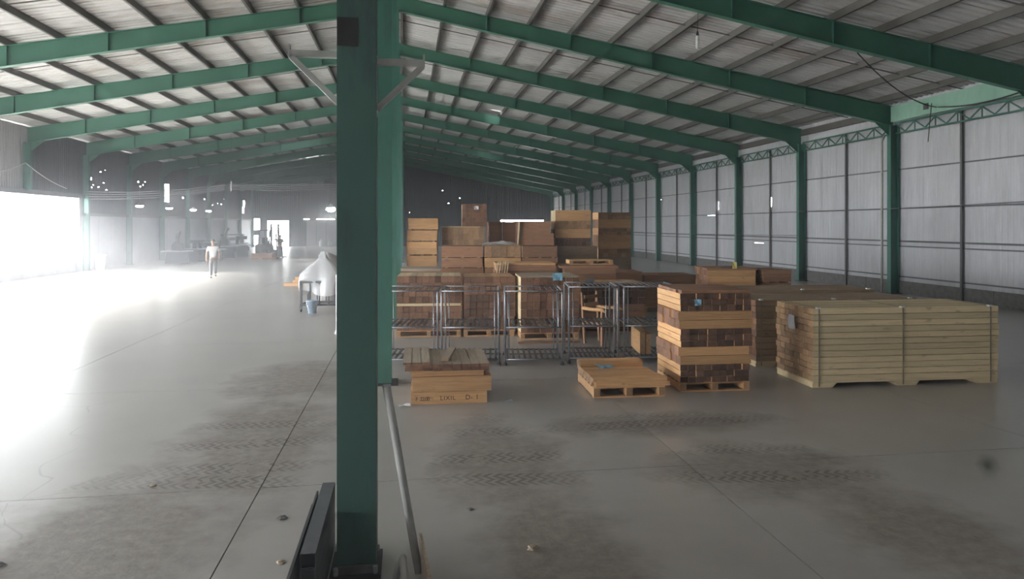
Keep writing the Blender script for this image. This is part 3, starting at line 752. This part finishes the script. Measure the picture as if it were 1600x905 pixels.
# wooden chair behind the trolleys
ch = tag(empty('wooden_chair', (4.0, 14.3, 0), R(35)), 'old wooden armchair standing behind the trolleys', 'chair')
MB().box(-.26, .26, -.25, .25, .42, .47).build('seat', 'pine_brown', ch)
for sx in (-1, 1):
    for sy, top in ((-1, .70), (1, 1.05)): MB().bar((sx * .24, sy * .23, 0), (sx * .24, sy * .23 + (.08 if sy > 0 else 0), top), .045).build('leg', 'pine_brown', ch)
    MB().tube([(sx * .26, -.34, .70), (sx * .26, -.25, .735), (sx * .25, 0, .72), (sx * .25, .27, .73)], .035, 8).build('armrest', 'pine_tan', ch, True)
for z in (.62, .76, .92): MB().box(-.22, .22, .24, .28, z, z + .07).build('back_slat', 'pine_brown', ch)
q = tag(link('slat', board_mesh(1.15, .07, .02, 'pine_tan', 'end_tan')), 'narrow slat propped upright beside the wooden chair', 'slat'); q.location = (4.24, 13.98, .58); q.rotation_euler = (0, R(-87), R(20))
q = tag(link('plank', board_mesh(1.3, .1, .03, 'pine_brown', 'end_tan')), 'single plank lying on the floor behind the trolleys', 'plank'); q.location = (2.95, 14.5, .001); q.rotation_euler.z = R(-4)

# ---- foreground clutter by the near column
GB = 'dark steel box sections by the column'
for k in range(5):
    q = MB()
    a, t_ = .046, .005
    x, y0_, y1_ = 0, 4.42 - .01 * (k % 2), 5.62
    q.box(-a, a, y0_, y1_, 0, t_).box(-a, a, y0_, y1_, 2 * a - t_, 2 * a).box(-a, -a + t_, y0_, y1_, t_, 2 * a - t_).box(a - t_, a, y0_, y1_, t_, 2 * a - t_)
    q.box(-a + t_, a - t_, y0_ + .03, y0_ + .035, t_, 2 * a - t_)
    o = q.build('box_section', 'machine_grey'); o.location = (-.585, 0, .0 + k * .094)
    tag(o, ['bottom', 'second lowest', 'middle', 'second highest', 'topmost'][k] + ' dark steel box section of the pile beside the foreground column', 'steel section', GB)
for k in range(2):
    o = MB().box(-.006, .006, 4.0 + .1 * k, 5.45 - .12 * k, 0, .47 - .05 * k).build('flat_bar', 'dark_steel'); o.location = (-.650 - .022 * k, 0, 0)
    tag(o, ('tall' if k == 0 else 'shorter outer') + ' thin steel flat bar on edge beside the box sections', 'steel bar', 'flat bars by the column')
pp = tag(empty('leaning_pipe', (.09, 4.99, 0)), 'pale grey pipe leaning against the foreground column', 'pipe')
MB().tube([(0, 0, .03), (-.225, .12, 1.31)], .029, 14).build('tube', 'pale_steel', pp, True)
MB().tube([(-.224, .1195, 1.305), (-.2255, .1202, 1.318)], .031, 14).build('rim', 'grey_steel', pp)
o = MB().box(-.012, .012, -.35, .30, 0, .24).build('board_offcut', 'grey_board'); o.location = (.125, 4.85, 0); o.rotation_euler.z = R(4); tag(o, 'grey board offcut standing on edge beside the leaning pipe', 'offcut')
o = MB().tube([(0, -.2, .02), (.01, -.02, .13), (.0, .08, .2), (-.03, .12, .12), (-.05, .13, .03)], .026, 8).build('bent_hose', 'pale_steel', None, True); o.location = (-.02, 4.78, 0); tag(o, 'short bent pale hose at the foot of the leaning pipe', 'hose')
rn = random.Random(4)
for i, (x, y, s) in enumerate(((-1.02, 6.15, .05), (-.9, 5.35, .04), (-2.9, 5.6, .05), (-2.35, 7.1, .035), (.55, 6.1, .03), (.95, 5.3, .05), (-3.4, 6.4, .04))):
    mb = MB(); mb.lathe([(0, .5 * s), (.5 * s, .42 * s), (.8 * s, .2 * s), (.7 * s, 0), (0, 0)], 7)
    mb.v = [(a * rn.uniform(.7, 1.5), b2 * rn.uniform(.7, 1.2), c2) for a, b2, c2 in mb.v]
    o = mb.build('debris_chip', 'concrete_dark' if i % 2 == 0 else 'grey_board'); o.location = (x, y, 0)
    tag(o, ['grey chip on floor left of the steel flat bars', 'tan chip on floor closest to the steel flat bars', 'grey chip in the dusty drift near the bottom edge', 'tan chip in middle of the bright-side dusty drift', 'grey chip beside the crack right of the leaning pipe', 'tan chip at edge of the dusty drift right of pipe', 'grey chip on the clean floor farthest left'][i], 'debris', 'debris chips on the floor')

# ---- covered machine on a steel trolley, bucket, tarp pile, thin stand
tb = tag(empty('steel_trolley', (-2.93, 20.75, 0), R(-8)), 'grey steel trolley under the plastic-wrapped machine', 'trolley')
Wt, Dt = 1.05, .75
for x in (0, Wt):
    for y in (0, Dt): MB().box(x - .03, x + .03, y - .03, y + .03, .09, .86).build('leg', 'machine_grey', tb)
for x in (.26, .52, .78): MB().box(x - .018, x + .018, -.02, .02, .2, .86).build('bar', 'machine_grey', tb); MB().box(x - .018, x + .018, Dt - .02, Dt + .02, .2, .86).build('bar', 'machine_grey', tb)
for z in (.2, .84): MB().box(-.03, Wt + .03, -.03, .03, z - .03, z + .03).box(-.03, Wt + .03, Dt - .03, Dt + .03, z - .03, z + .03).box(-.03, .03, 0, Dt, z - .03, z + .03).box(Wt - .03, Wt + .03, 0, Dt, z - .03, z + .03).build('ring_frame', 'machine_grey', tb)
MB().box(-.03, Wt + .03, -.03, Dt + .03, .87, .9).build('table_top', 'grey_steel', tb)
for x in (0, Wt):
    for y in (0, Dt):
        MB().tube([(x - .02, y, .045), (x + .02, y, .045)], .045, 12).box(x - .012, x + .012, y - .02, y + .02, .05, .1).build('caster', 'black_rubber', tb)
mw = tag(empty('wrapped_machine', (-2.93, 20.75, .9), R(-8)), 'machine wrapped in clear plastic on the grey steel trolley', 'machine')
MB().box(.2, .8, .15, .6, .0, .34).box(.42, .62, .28, .48, .34, .70).build('body', 'grey_steel', mw)
mb = MB(); n = 28; rings = 12; rn = random.Random(11); ph = [rn.uniform(0, 6) for _ in range(8)]
for j in range(rings + 1):
    v = j / rings
    for i in range(n):
        a = 2 * math.pi * i / n
        z = .80 - 1.1 * v if v < 1 else -.3
        sq = 1 / max(abs(math.cos(a)), abs(math.sin(a))) ** .8
        rad = .06 + .10 * min(1, v / .3) + .38 * max(0, min(1, (v - .22) / .36)) ** .8 + .03 * max(0, v - .6)
        fold = 1 + .12 * v * math.sin(a * 4 + ph[0] + v * 4) + .07 * v * math.sin(a * 9 + ph[1] - v * 5)
        zz = z - .16 * max(0, v - .5) * (1 + math.sin(a * 3 + ph[2]))
        mb.v.append((.53 + math.cos(a) * rad * fold * sq * 1.05, .38 + math.sin(a) * rad * fold * sq * .8, zz))
for j in range(rings):
    for i in range(n): i2 = (i + 1) % n; mb.face((j * n + i, (j + 1) * n + i, (j + 1) * n + i2, j * n + i2))
mb.face(tuple(range(n)))
mb.build('plastic_cover', 'plastic_wrap', mw, True)
bk = tag(empty('bucket', (-2.58, 20.42, 0)), 'pale blue plastic bucket on the floor by the steel trolley', 'bucket')
MB().lathe([(0, .012), (.11, .012), (.11, 0), (.115, 0), (.15, .34), (.162, .34), (.162, .36), (.143, .36), (.108, .02), (0, .02)], 20).build('pail', 'bucket_blue', bk, True)
MB().tube([(-.158, 0, .33), (-.15, -.06, .24), (-.09, -.13, .17), (0, -.155, .15), (.09, -.13, .17), (.15, -.06, .24), (.158, 0, .33)], .005, 5).build('handle', 'grey_steel', bk)
tp = MB(); n = 16
for j in range(n + 1):
    for i in range(n + 1):
        u, v = i / n, j / n; e = min(1, min(u, 1 - u, v, 1 - v) * 9)
        z = 1.55 * e * (.93 + .05 * math.sin(u * 9 + v * 4) + .04 * math.sin(v * 13))
        tp.v.append(((u - .5) * (1.5 - .12 * e) + .05 * math.sin(v * 20) * (1 - e), (v - .5) * (1.3 - .12 * e) + .05 * math.sin(u * 22) * (1 - e), max(.0, z)))
for j in range(n):
    for i in range(n): q = j * (n + 1) + i; tp.face((q, q + 1, q + n + 2, q + n + 1))
o = tp.build('covered_pile', 'tarp_grey', None, True); o.location = (-2.0, 23.9, 0); tag(o, 'pile covered with grey-brown tarpaulin behind the wrapped machine', 'pile')
sd = tag(empty('pole_stand', (-1.54, 16.4, 0)), 'thin grey metal stand beside the foreground column, before the trolley', 'stand')
MB().tube([(0, 0, .05), (0, 0, 1.33)], .017, 8).build('pole', 'grey_steel', sd)
MB().tube([(.55, .0, .05), (.55, .0, 1.33)], .017, 8).build('pole', 'grey_steel', sd)
for z in (.72, 1.32): MB().tube([(0, 0, z), (.55, 0, z)], .016, 8).build('crossbar', 'grey_steel', sd)
for x in (0, .55): MB().lathe([(0, .07), (.03, .07), (.04, .03), (.04, 0), (0, 0)], 10, (x, 0, 0)).build('foot', 'clip_white', sd)
wb = tag(empty('wood_blocks', (-4.75, 29.7, 0), R(-6)), 'small pile of orange-brown wood blocks beyond the steel trolley', 'wood pile')
for x, y, z, L in ((.35, 0, 0, .9), (.35, .25, 0, .9), (.5, .1, .12, .55), (.52, .12, .24, .4)):
    q = link('block', board_mesh(L, .2, .115, 'pine_tan', 'end_tan'), wb); q.location = (x, y, z)

# ---- people
def skinned(name, chains, mat, parent=None, sub=2):
    """chains: list of polylines [(x,y,z,r),...]; shared start points are merged"""
    vs, idx, es, rs = [], {}, [], []
    for ch_ in chains:
        last = None
        for p in ch_:
            k = (round(p[0], 4), round(p[1], 4), round(p[2], 4))
            if k not in idx: idx[k] = len(vs); vs.append(k); rs.append(p[3] if isinstance(p[3], tuple) else (p[3], p[3]))
            if last is not None and last != idx[k]: es.append((last, idx[k]))
            last = idx[k]
    me = bpy.data.meshes.new(name); me.from_pydata(vs, es, []); me.materials.append(MAT[mat])
    o = link(name, me, parent)
    md = o.modifiers.new('skin', 'SKIN'); md.use_smooth_shade = True
    for i, r in enumerate(rs):
        sv = me.skin_vertices[0].data[i]; sv.radius = r; sv.use_root = (i == 0)
    ss = o.modifiers.new('smooth', 'SUBSURF'); ss.levels = 1; ss.render_levels = sub
    return o
def person(label, loc, rz, shirt, trousers, legs, arms, sc=1.0):
    root = tag(empty('person', loc, rz), label, 'person'); root.scale = (sc,) * 3
    # facing -Y.  hips .92, shoulders 1.42, head 1.50-1.72
    ch_ = [[(0, 0, .93, (.13, .10)), (0, .0, 1.12, (.12, .09)), (0, .01, 1.32, (.15, .10)), (0, .01, 1.43, (.08, .07)), (0, 0, 1.50, .052), (0, -.012, 1.56, (.066, .072)), (0, -.012, 1.64, (.076, .088)), (0, 0, 1.70, (.055, .065))],
           [(0, -.012, 1.60, .07), (0, -.10, 1.595, .014)]]
    ch_[1] = [(0, -.012, 1.56, (.066, .072)), (0, -.10, 1.60, .012)]
    sh_ = [[(0, 0, .90, (.155, .12)), (0, 0, 1.10, (.145, .112)), (0, .01, 1.30, (.165, .12)), (0, .01, 1.415, (.10, .085)), (0, .0, 1.46, (.062, .06))]]
    tr_ = [[(0, 0, .96, (.145, .115)), (0, 0, .86, (.14, .11))]]
    for s in (-1, 1):
        el, wr_ = arms[s]
        S0 = (s * .185, .01, 1.385)
        e = (s * el[0], el[1], el[2]); w_ = (s * wr_[0], wr_[1], wr_[2])
        d = Vector(w_) - Vector(e); d.normalize()
        palm = Vector(w_) + d * .06; tip0 = Vector(w_) + d * .095
        ch_.append([(0, .01, 1.32, (.15, .10)), (*S0, .052), (*e, .041), (*w_, .028), (*palm, (.036, .018))])
        side = Vector((0, 1, 0))
        for k, (off, ln) in enumerate(((-.030, .062), (-.010, .075), (.010, .07), (.028, .055))):
            a = tip0 + side * off; b_ = a + d * ln * .55 + Vector((-s * .006, 0, 0)); c_ = b_ + d * ln * .45 + Vector((-s * .016, 0, 0))
            ch_.append([(*palm, (.036, .018)), (*a, .0095), (*b_, .009), (*c_, .008)])
        t1 = Vector(w_) + d * .03 + Vector((0, -.035, 0)); t2 = t1 + d * .045 + Vector((0, -.016, 0))
        ch_.append([(*w_, .028), (*t1, .012), (*t2, .009)])
        m_ = Vector(S0).lerp(Vector(e), .72)
        sh_.append([(0, .01, 1.30, (.165, .12)), (*S0, .072), (*m_, .062)])
        hp = (s * .09, 0, .86); kn, an = legs[s]
        kn = (s * kn[0], kn[1], kn[2]); an = (s * an[0], an[1], an[2])
        ch_.append([(0, 0, .93, (.13, .10)), (*hp, .085), (*kn, .055), (*an, .036)])
        tr_.append([(0, 0, .86, (.14, .11)), (s * .095, 0, .78, .092), (*kn, .072), (an[0], an[1], an[2] + .02, .064)])
        skinned('shoe', [[(an[0], an[1] + .04, an[2] - .045, (.042, .04)), (an[0], an[1] - .05, an[2] - .055, (.045, .032)), (an[0] + s * .01, an[1] - .16, an[2] - .062, (.042, .024))]], 'shoe', root, 1)
    skinned('body', ch_, 'skin', root)
    skinned('shirt', sh_, shirt, root)
    skinned('trousers', tr_, trousers, root)
    mb = MB(); nn, rr = 14, 7
    for j in range(rr + 1):
        th = (math.pi * .56) * j / rr
        for i in range(nn):
            a = 2 * math.pi * i / nn; low = .0 if math.sin(a) > -.2 else .035
            mb.v.append((.086 * math.sin(th) * math.cos(a), .002 + .102 * math.sin(th) * math.sin(a), 1.645 + .098 * math.cos(th) + (low if j == rr else low * j / rr)))
    for j in range(rr):
        for i in range(nn): i2 = (i + 1) % nn; mb.face((j * nn + i, (j + 1) * nn + i, (j + 1) * nn + i2, j * nn + i2))
    mb.build('hair', 'hair', root, True)
    for s in (-1, 1):
        MB().lathe([(0, .010), (.009, .006), (.012, 0), (.009, -.006), (0, -.01)], 8, (s * .03, -.094, 1.625)).build('eye', 'hair', root, True)
        MB().lathe([(0, .03), (.012, .02), (.014, 0), (.010, -.02), (0, -.03)], 8, (s * .083, .0, 1.61)).build('ear', 'skin', root, True)
    MB().box(-.024, .024, -.092, -.082, 1.548, 1.556).build('mouth', 'forklift_body', root)
    return root
walk = {-1: ((.10, -.10, .50), (.10, -.06, .12)), 1: ((.10, .06, .49), (.11, .26, .16))}
walk = {-1: ((.10, -.12, .48), (.10, -.16, .115)), 1: ((.11, .03, .48), (.12, .22, .17))}
person('person in white shirt and grey trousers walking across the bright floor', (-8.79, 34.44, 0), R(20), 'shirt_white', 'trousers_grey', walk,
       {-1: ((.26, .05, 1.12), (.27, .0, .87)), 1: ((.27, .06, 1.12), (.28, .06, .86))}, 1.03)
stand = {-1: ((.11, -.02, .48), (.12, .02, .115)), 1: ((.12, -.02, .48), (.16, .02, .115))}
person('person in dark clothes standing beside the forklift', (-9.15, 54.3, 0), R(35), 'shirt_dark', 'trousers_dark', stand,
       {-1: ((.30, .05, 1.14), (.20, -.14, 1.02)), 1: ((.29, .05, 1.13), (.28, -.02, .88))}, 1.0)

# ---- forklift
fk = tag(empty('forklift', (-10.35, 56.4, 0), R(-50)), 'dark forklift parked near the far doorway', 'forklift')
MB().prism([(-.95, .25), (-.85, .12), (.75, .12), (.8, .55), (.45, .60), (.35, .45), (-.1, .45), (-.2, .95), (-.85, 1.0), (-1.0, .8)], -.5, .5).build('chassis', 'forklift_body', fk)
MB().prism([(-1.15, .3), (-.8, .2), (-.8, 1.0), (-1.05, .95), (-1.18, .75)], -.48, .48).build('counterweight', 'machine_dark', fk)
for x, y, r in ((.5, -.5, .30), (.5, .5, .30), (-.7, -.45, .24), (-.7, .45, .24)):
    w_ = MB().tube([(x, y - .1, r), (x, y + .1, r)], r, 18).build('wheel', 'black_rubber', fk); MB().tube([(x, y - .11, r), (x, y + .11, r)], r * .5, 12).build('hub', 'machine_grey', w_)
for y in (-.44, .44):
    MB().bar((.42, y, .6), (.25, y, 2.05), .07).build('guard_post', 'machine_dark', fk); MB().bar((-.75, y, .95), (-.6, y, 2.05), .07).build('guard_post', 'machine_dark', fk)
rf = MB().box(-.7, .35, -.5, -.44, 2.03, 2.1).box(-.7, .35, .44, .5, 2.03, 2.1).box(-.7, -.62, -.5, .5, 2.03, 2.1).box(.27, .35, -.5, .5, 2.03, 2.1).build('overhead_guard', 'machine_dark', fk)
for k in range(5): MB().box(-.5 + k * .15, -.46 + k * .15, -.44, .44, 2.05, 2.09).build('guard_bar', 'machine_dark', rf)
for y in (-.3, .3): MB().box(.82, .92, y - .05, y + .05, .1, 2.55).build('mast_rail', 'machine_dark', fk); MB().box(.92, .98, y - .04, y + .04, .1, 2.3).build('mast_rail', 'machine_grey', fk)
for z in (.4, 1.3, 2.45): MB().box(.83, .91, -.25, .25, z, z + .09).build('mast_crossbar', 'machine_dark', fk)
MB().box(.99, 1.04, -.5, .5, .1, .6).build('fork_carriage', 'machine_dark', fk)
for y in (-.28, .28): MB().box(1.0, 2.05, y - .06, y + .06, .05, .1).box(1.03, 1.08, y - .06, y + .06, .05, .55).build('fork', 'machine_grey', fk)
MB().box(-.5, -.05, -.25, .25, .95, 1.05).prism([(-.55, 1.0), (-.42, 1.0), (-.52, 1.5), (-.62, 1.5)], -.24, .24).build('seat', 'black_rubber', fk)
MB().tube([(.25, 0, .6), (.12, 0, 1.15)], .03, 8).build('steering_column', 'machine_dark', fk)
sw = MB(); sw.tube([(.12 + .02 * math.cos(a), .17 * math.sin(a), 1.16 + .17 * .3 * math.cos(a)) if False else (.12 + .16 * math.cos(a), .16 * math.sin(a), 1.16 + .06 * math.cos(a)) for a in [2 * math.pi * k / 14 for k in range(15)]], .015, 6).build('steering_wheel', 'black_rubber', fk)
stack('timber_stack', 'low pile of boards on floor in front of the forklift', -10.9, 52.9, 1.5, .9, [('P', .13), ('L', .3, 2, 4, {'sm': 'pine_brown'})], rz=-12, sm='pine_dull')

# ---- woodworking machines along the bright side wall (dark shapes in the haze)
def machine(label, x, y, rz, w, h, kind):
    t = tag(empty('woodworking_machine', (x, y, 0), R(rz)), label, 'machine', 'dark machines along the wall')
    MB().prism([(-w / 2, 0), (w / 2, 0), (w / 2 - .05, h * .55), (-w / 2 + .05, h * .55)], -.4, .4).build('cabinet', 'machine_grey', t)
    MB().box(-w / 2 - .25, w / 2 + .25, -.5, .5, h * .55, h * .55 + .07).build('table', 'grey_steel', t)
    if kind == 0:
        MB().prism([(-.35, h * .62), (.35, h * .62), (.3, h * .92), (.1, h), (-.2, h), (-.35, h * .85)], -.3, .3).build('cutter_head', 'machine_dark', t)
        MB().tube([(0, 0, h), (.0, .05, h + .35), (.1, .3, h + .6), (.1, .6, h + .65)], .11, 12).build('dust_hose', 'machine_dark', t, True)
    elif kind == 1:
        MB().box(-.1, .1, .1, .35, h * .6, h).build('column', 'machine_dark', t)
        MB().box(-.12, .9 * w / 2, -.2, .35, h * .85, h).build('arm', 'machine_dark', t)
        MB().tube([(.3, -.05, h * .66), (.3, -.05, h * .9)], .12, 14).build('motor', 'machine_grey', t)
    else:
        for s in (-1, 1): MB().box(s * w * .35 - .08, s * w * .35 + .08, -.35, .35, h * .6, h).build('roller_stand', 'machine_dark', t)
        MB().tube([(-w * .35, 0, h * .8), (w * .35, 0, h * .8)], .13, 14).build('roller', 'machine_grey', t)
        MB().box(-w * .42, w * .42, -.25, .25, h, h + .08).build('hood', 'machine_dark', t)
    MB().box(w / 2 - .02, w / 2 + .06, -.45, -.2, h * .3, h * .5).build('switch_box', 'machine_dark', t)
    return t
machine('dark moulder with dust hose, first machine past the bright opening', -14.6, 48.6, 15, 1.4, 1.35, 0)
machine('dark overarm saw beside the first moulder along the wall', -14.3, 51.0, -10, 1.2, 1.45, 1)
machine('dark roller press between the two overarm saws by the wall', -13.7, 52.8, 10, 1.7, 1.3, 2)
machine('dark moulder behind the walking person in white', -13.5, 56.2, 0, 1.6, 1.5, 0)
machine('dark overarm saw nearest the forklift along the wall', -12.9, 57.6, 20, 1.5, 1.6, 1)
machine('dark roller press deep behind the forklift by the wall', -14.6, 63.5, 0, 2.2, 1.6, 2)
for k, (x, lab) in enumerate(((-9.4, 'white sack standing before end wall, nearer the doorway'), (-8.4, 'white sack standing before end wall, farther from the doorway'))):
    o = MB().lathe([(0, 0), (.20, .02), (.25, .25), (.24, .5), (.2, .68), (.07, .76), (.10, .88), (0, .86)], 12).build('sack', 'white_plastic', None, True); o.location = (x, 82.2, 0); tag(o, lab, 'sack', 'white sacks by the end wall')

# ---- white bin by the jamb
o = MB().lathe([(0, 0), (.22, 0), (.26, .75), (.3, .78), (.3, .85), (0, .86)], 14).build('bin', 'white_plastic', None, True); o.location = (-16.35, 41.3, 0); tag(o, 'pale round bin at the edge of the bright opening', 'bin')
# ---- lamps
def dome_lamp(label, x, y, z, top):
    t = tag(empty('pendant_lamp', (x, y, z)), label, 'lamp', 'lit lamps along the wall')
    MB().tube([(0, 0, .14), (0, 0, top + PUR + .02 - z)], .012, 6).build('cord', 'cable', t)
    MB().lathe([(.05, .16), (.09, .12), (.26, .02), (.27, 0), (.25, 0), (.08, .10), (0, .12)], 16).build('shade', 'lamp_housing', t, True)
    MB().lathe([(0, .09), (.14, .05), (.22, -.03), (.15, -.09), (0, -.11)], 14).build('bulb', 'lamp_glow', t, True)
for i, y in enumerate((44.6, 49.9, 55.3, 59.4)): dome_lamp(f'lit pendant lamp by the wall, {ordn[i]} from the bright opening', -15.5, y, 3.6, rtop(-15.5))
t = tag(empty('flood_lamp', (-4.69, 46.2, 3.5)), 'glaring flood lamp hanging beside the foreground column', 'lamp')
MB().lathe([(0, .2), (.2, .1), (.28, -.02), (.2, -.16), (0, -.22)], 16).build('bulb', 'flood_glow', t, True)
MB().lathe([(.03, .32), (.08, .26), (.24, .08), (.25, .05), (.22, .06), (.02, .25)], 16).build('shade', 'lamp_housing', t, True)
MB().tube([(0, 0, .3), (0, 0, rtop(-4.69) - 3.5)], .012, 6).build('cord', 'cable', t)
t = tag(empty('hanging_bulb', (7.35, 17.2, 6.94)), 'unlit white tube bulb hanging on a wire under the roof', 'lamp')
MB().lathe([(0, 0), (.03, .01), (.042, .06), (.045, .30), (.03, .34), (0, .34)], 12).build('bulb', 'bulb_glass', t, True)
MB().lathe([(.0, .34), (.035, .34), (.035, .40), (.015, .46), (0, .46)], 12).build('socket', 'black_rubber', t, True)
MB().tube([(0, 0, .45), (.01, .0, .8), (.02, 0, rtop(7.35) - .60 - 6.94)], .008, 6).build('wire', 'black_rubber', t)
for k, (x0, x1) in enumerate(((-11.5, -10.9), (-10.1, -8.1))):
    t = tag(empty('tube_light', (x0, YE - .29, 3.101)), ('short' if k == 0 else 'long') + ' lit tube light above the end wall panels', 'lamp')
    MB().tube([(0, -.03, .035), (x1 - x0, -.03, .035)], .035, 8).build('tube', 'lamp_glow', t); MB().box(0, x1 - x0, -.03, .03, -.05, .0).build('batten', 'lamp_housing', t)
# ---- cables
def cable(label, a, b_, sag, r, mat='cable', group=None, via=None):
    pts = []; a, b_ = Vector(a), Vector(b_)
    for i in range(25):
        u = i / 24; p = a.lerp(b_, u); p.z -= sag * 4 * u * (1 - u); pts.append(p)
    o = MB().tube(pts, r, 6).build('cable', mat, None, True); tag(o, label, 'cable', group); return o
for k in range(4):
    cable(f'{["topmost", "second", "third", "lowest"][k]} overhead cable strung from bright wall to its hanger', (-16.9, 40.9, 4.25 - .13 * k), (-9.5, 40.9, 4.72 - .1 * k), .18, .018, 'cable', 'overhead cables near the bright wall')
    cable(f'{["topmost", "second", "third", "lowest"][k]} overhead cable strung from hanger to middle columns', (-9.5, 40.9, 4.72 - .1 * k), (-.5, 41.1, 5.1 - .13 * k), .16, .018, 'cable', 'overhead cables toward the columns')
hg = tag(empty('cable_hanger', (-9.5, 40.9, 4.3)), 'pale hanger bar holding the overhead cables', 'hanger')
MB().box(-.035, .035, -.03, .03, .0, .55).build('bar', 'pale_steel', hg); MB().tube([(0, 0, .55), (0, 0, rtop(-9.5) - 4.8)], .008, 6).build('wire', 'cable', hg)
for k, (u0, u1) in enumerate((((-16.9, 31.5, 4.55), (-16.85, 34.7, 5.25)), ((-16.85, 34.7, 5.25), (-16.85, 38.6, 4.3)))): cable('pale wire rising to the peak above the bright opening' if k == 0 else 'pale wire falling from the peak above the bright opening', u0, u1, .12, .02, 'cable_pale')
cable('dark cable drooping from the roof beam to the pale fascia', (11.9, 17.35, rtop(11.9) - .62), (16.9, 20.6, 6.25), .28, .018, 'black_rubber')
cable('dark cable drooping along the pale fascia panel', (16.93, 20.57, 6.25), (17.0, 17.4, 6.2), .12, .018, 'black_rubber')
cable('loose dark wire end dangling below the pale fascia', (17.05, 21.0, 6.45), (17.0, 21.1, 5.2), .0, .014, 'black_rubber')
cable('thin cable slung along sheet wall at mid height', (RX - .2, 17.3, 3.12), (RX - .2, 29.2, 3.05), .05, .012, 'cable')
cable('long thin cable slung along the far sheet wall', (RX - .2, 29.2, 2.0), (RX - .2, 59, 2.0), .08, .012, 'cable')
# downpipe by the nearest visible wall column
o = MB().tube([(0, 0, 0), (0, 0, 5.5), (.1, 0, 5.7)], .045, 10).build('downpipe', 'pale_steel', None, True); o.location = (RX - .22, Y0 + BAY * 3 + .3, 0); tag(o, 'pale downpipe fixed beside the wall column nearest the camera', 'pipe')

# ------------------------------------------------------------------ dusty haze filling the hall, denser volume added for glare
def haze(label, density, box):
    m = bpy.data.materials.new('haze'); m.use_nodes = True; nt = m.node_tree; nt.nodes.clear(); MAT['haze'] = m
    v = nt.nodes.new('ShaderNodeVolumeScatter'); v.inputs['Density'].default_value = density; v.inputs['Anisotropy'].default_value = .45
    v.inputs['Color'].default_value = (.94, .95, 1, 1)
    out = nt.nodes.new('ShaderNodeOutputMaterial'); nt.links.new(v.outputs[0], out.inputs['Volume'])
    tag(MB().box(*box).build('haze', 'haze'), label, 'haze', None, 'stuff')
haze('thin dusty haze hanging in the air of the whole hall', .004, (LX - 1.2, RX + 1.2, YN - .8, YE + 1.2, -.295, 10.6))
haze('denser haze volume added for veiling glare on the bright side', .0055, (LX - 1.1, -1.6, 3, YE + 1.1, -.29, 10.5))  # added volume: stands in for veiling glare from the opening
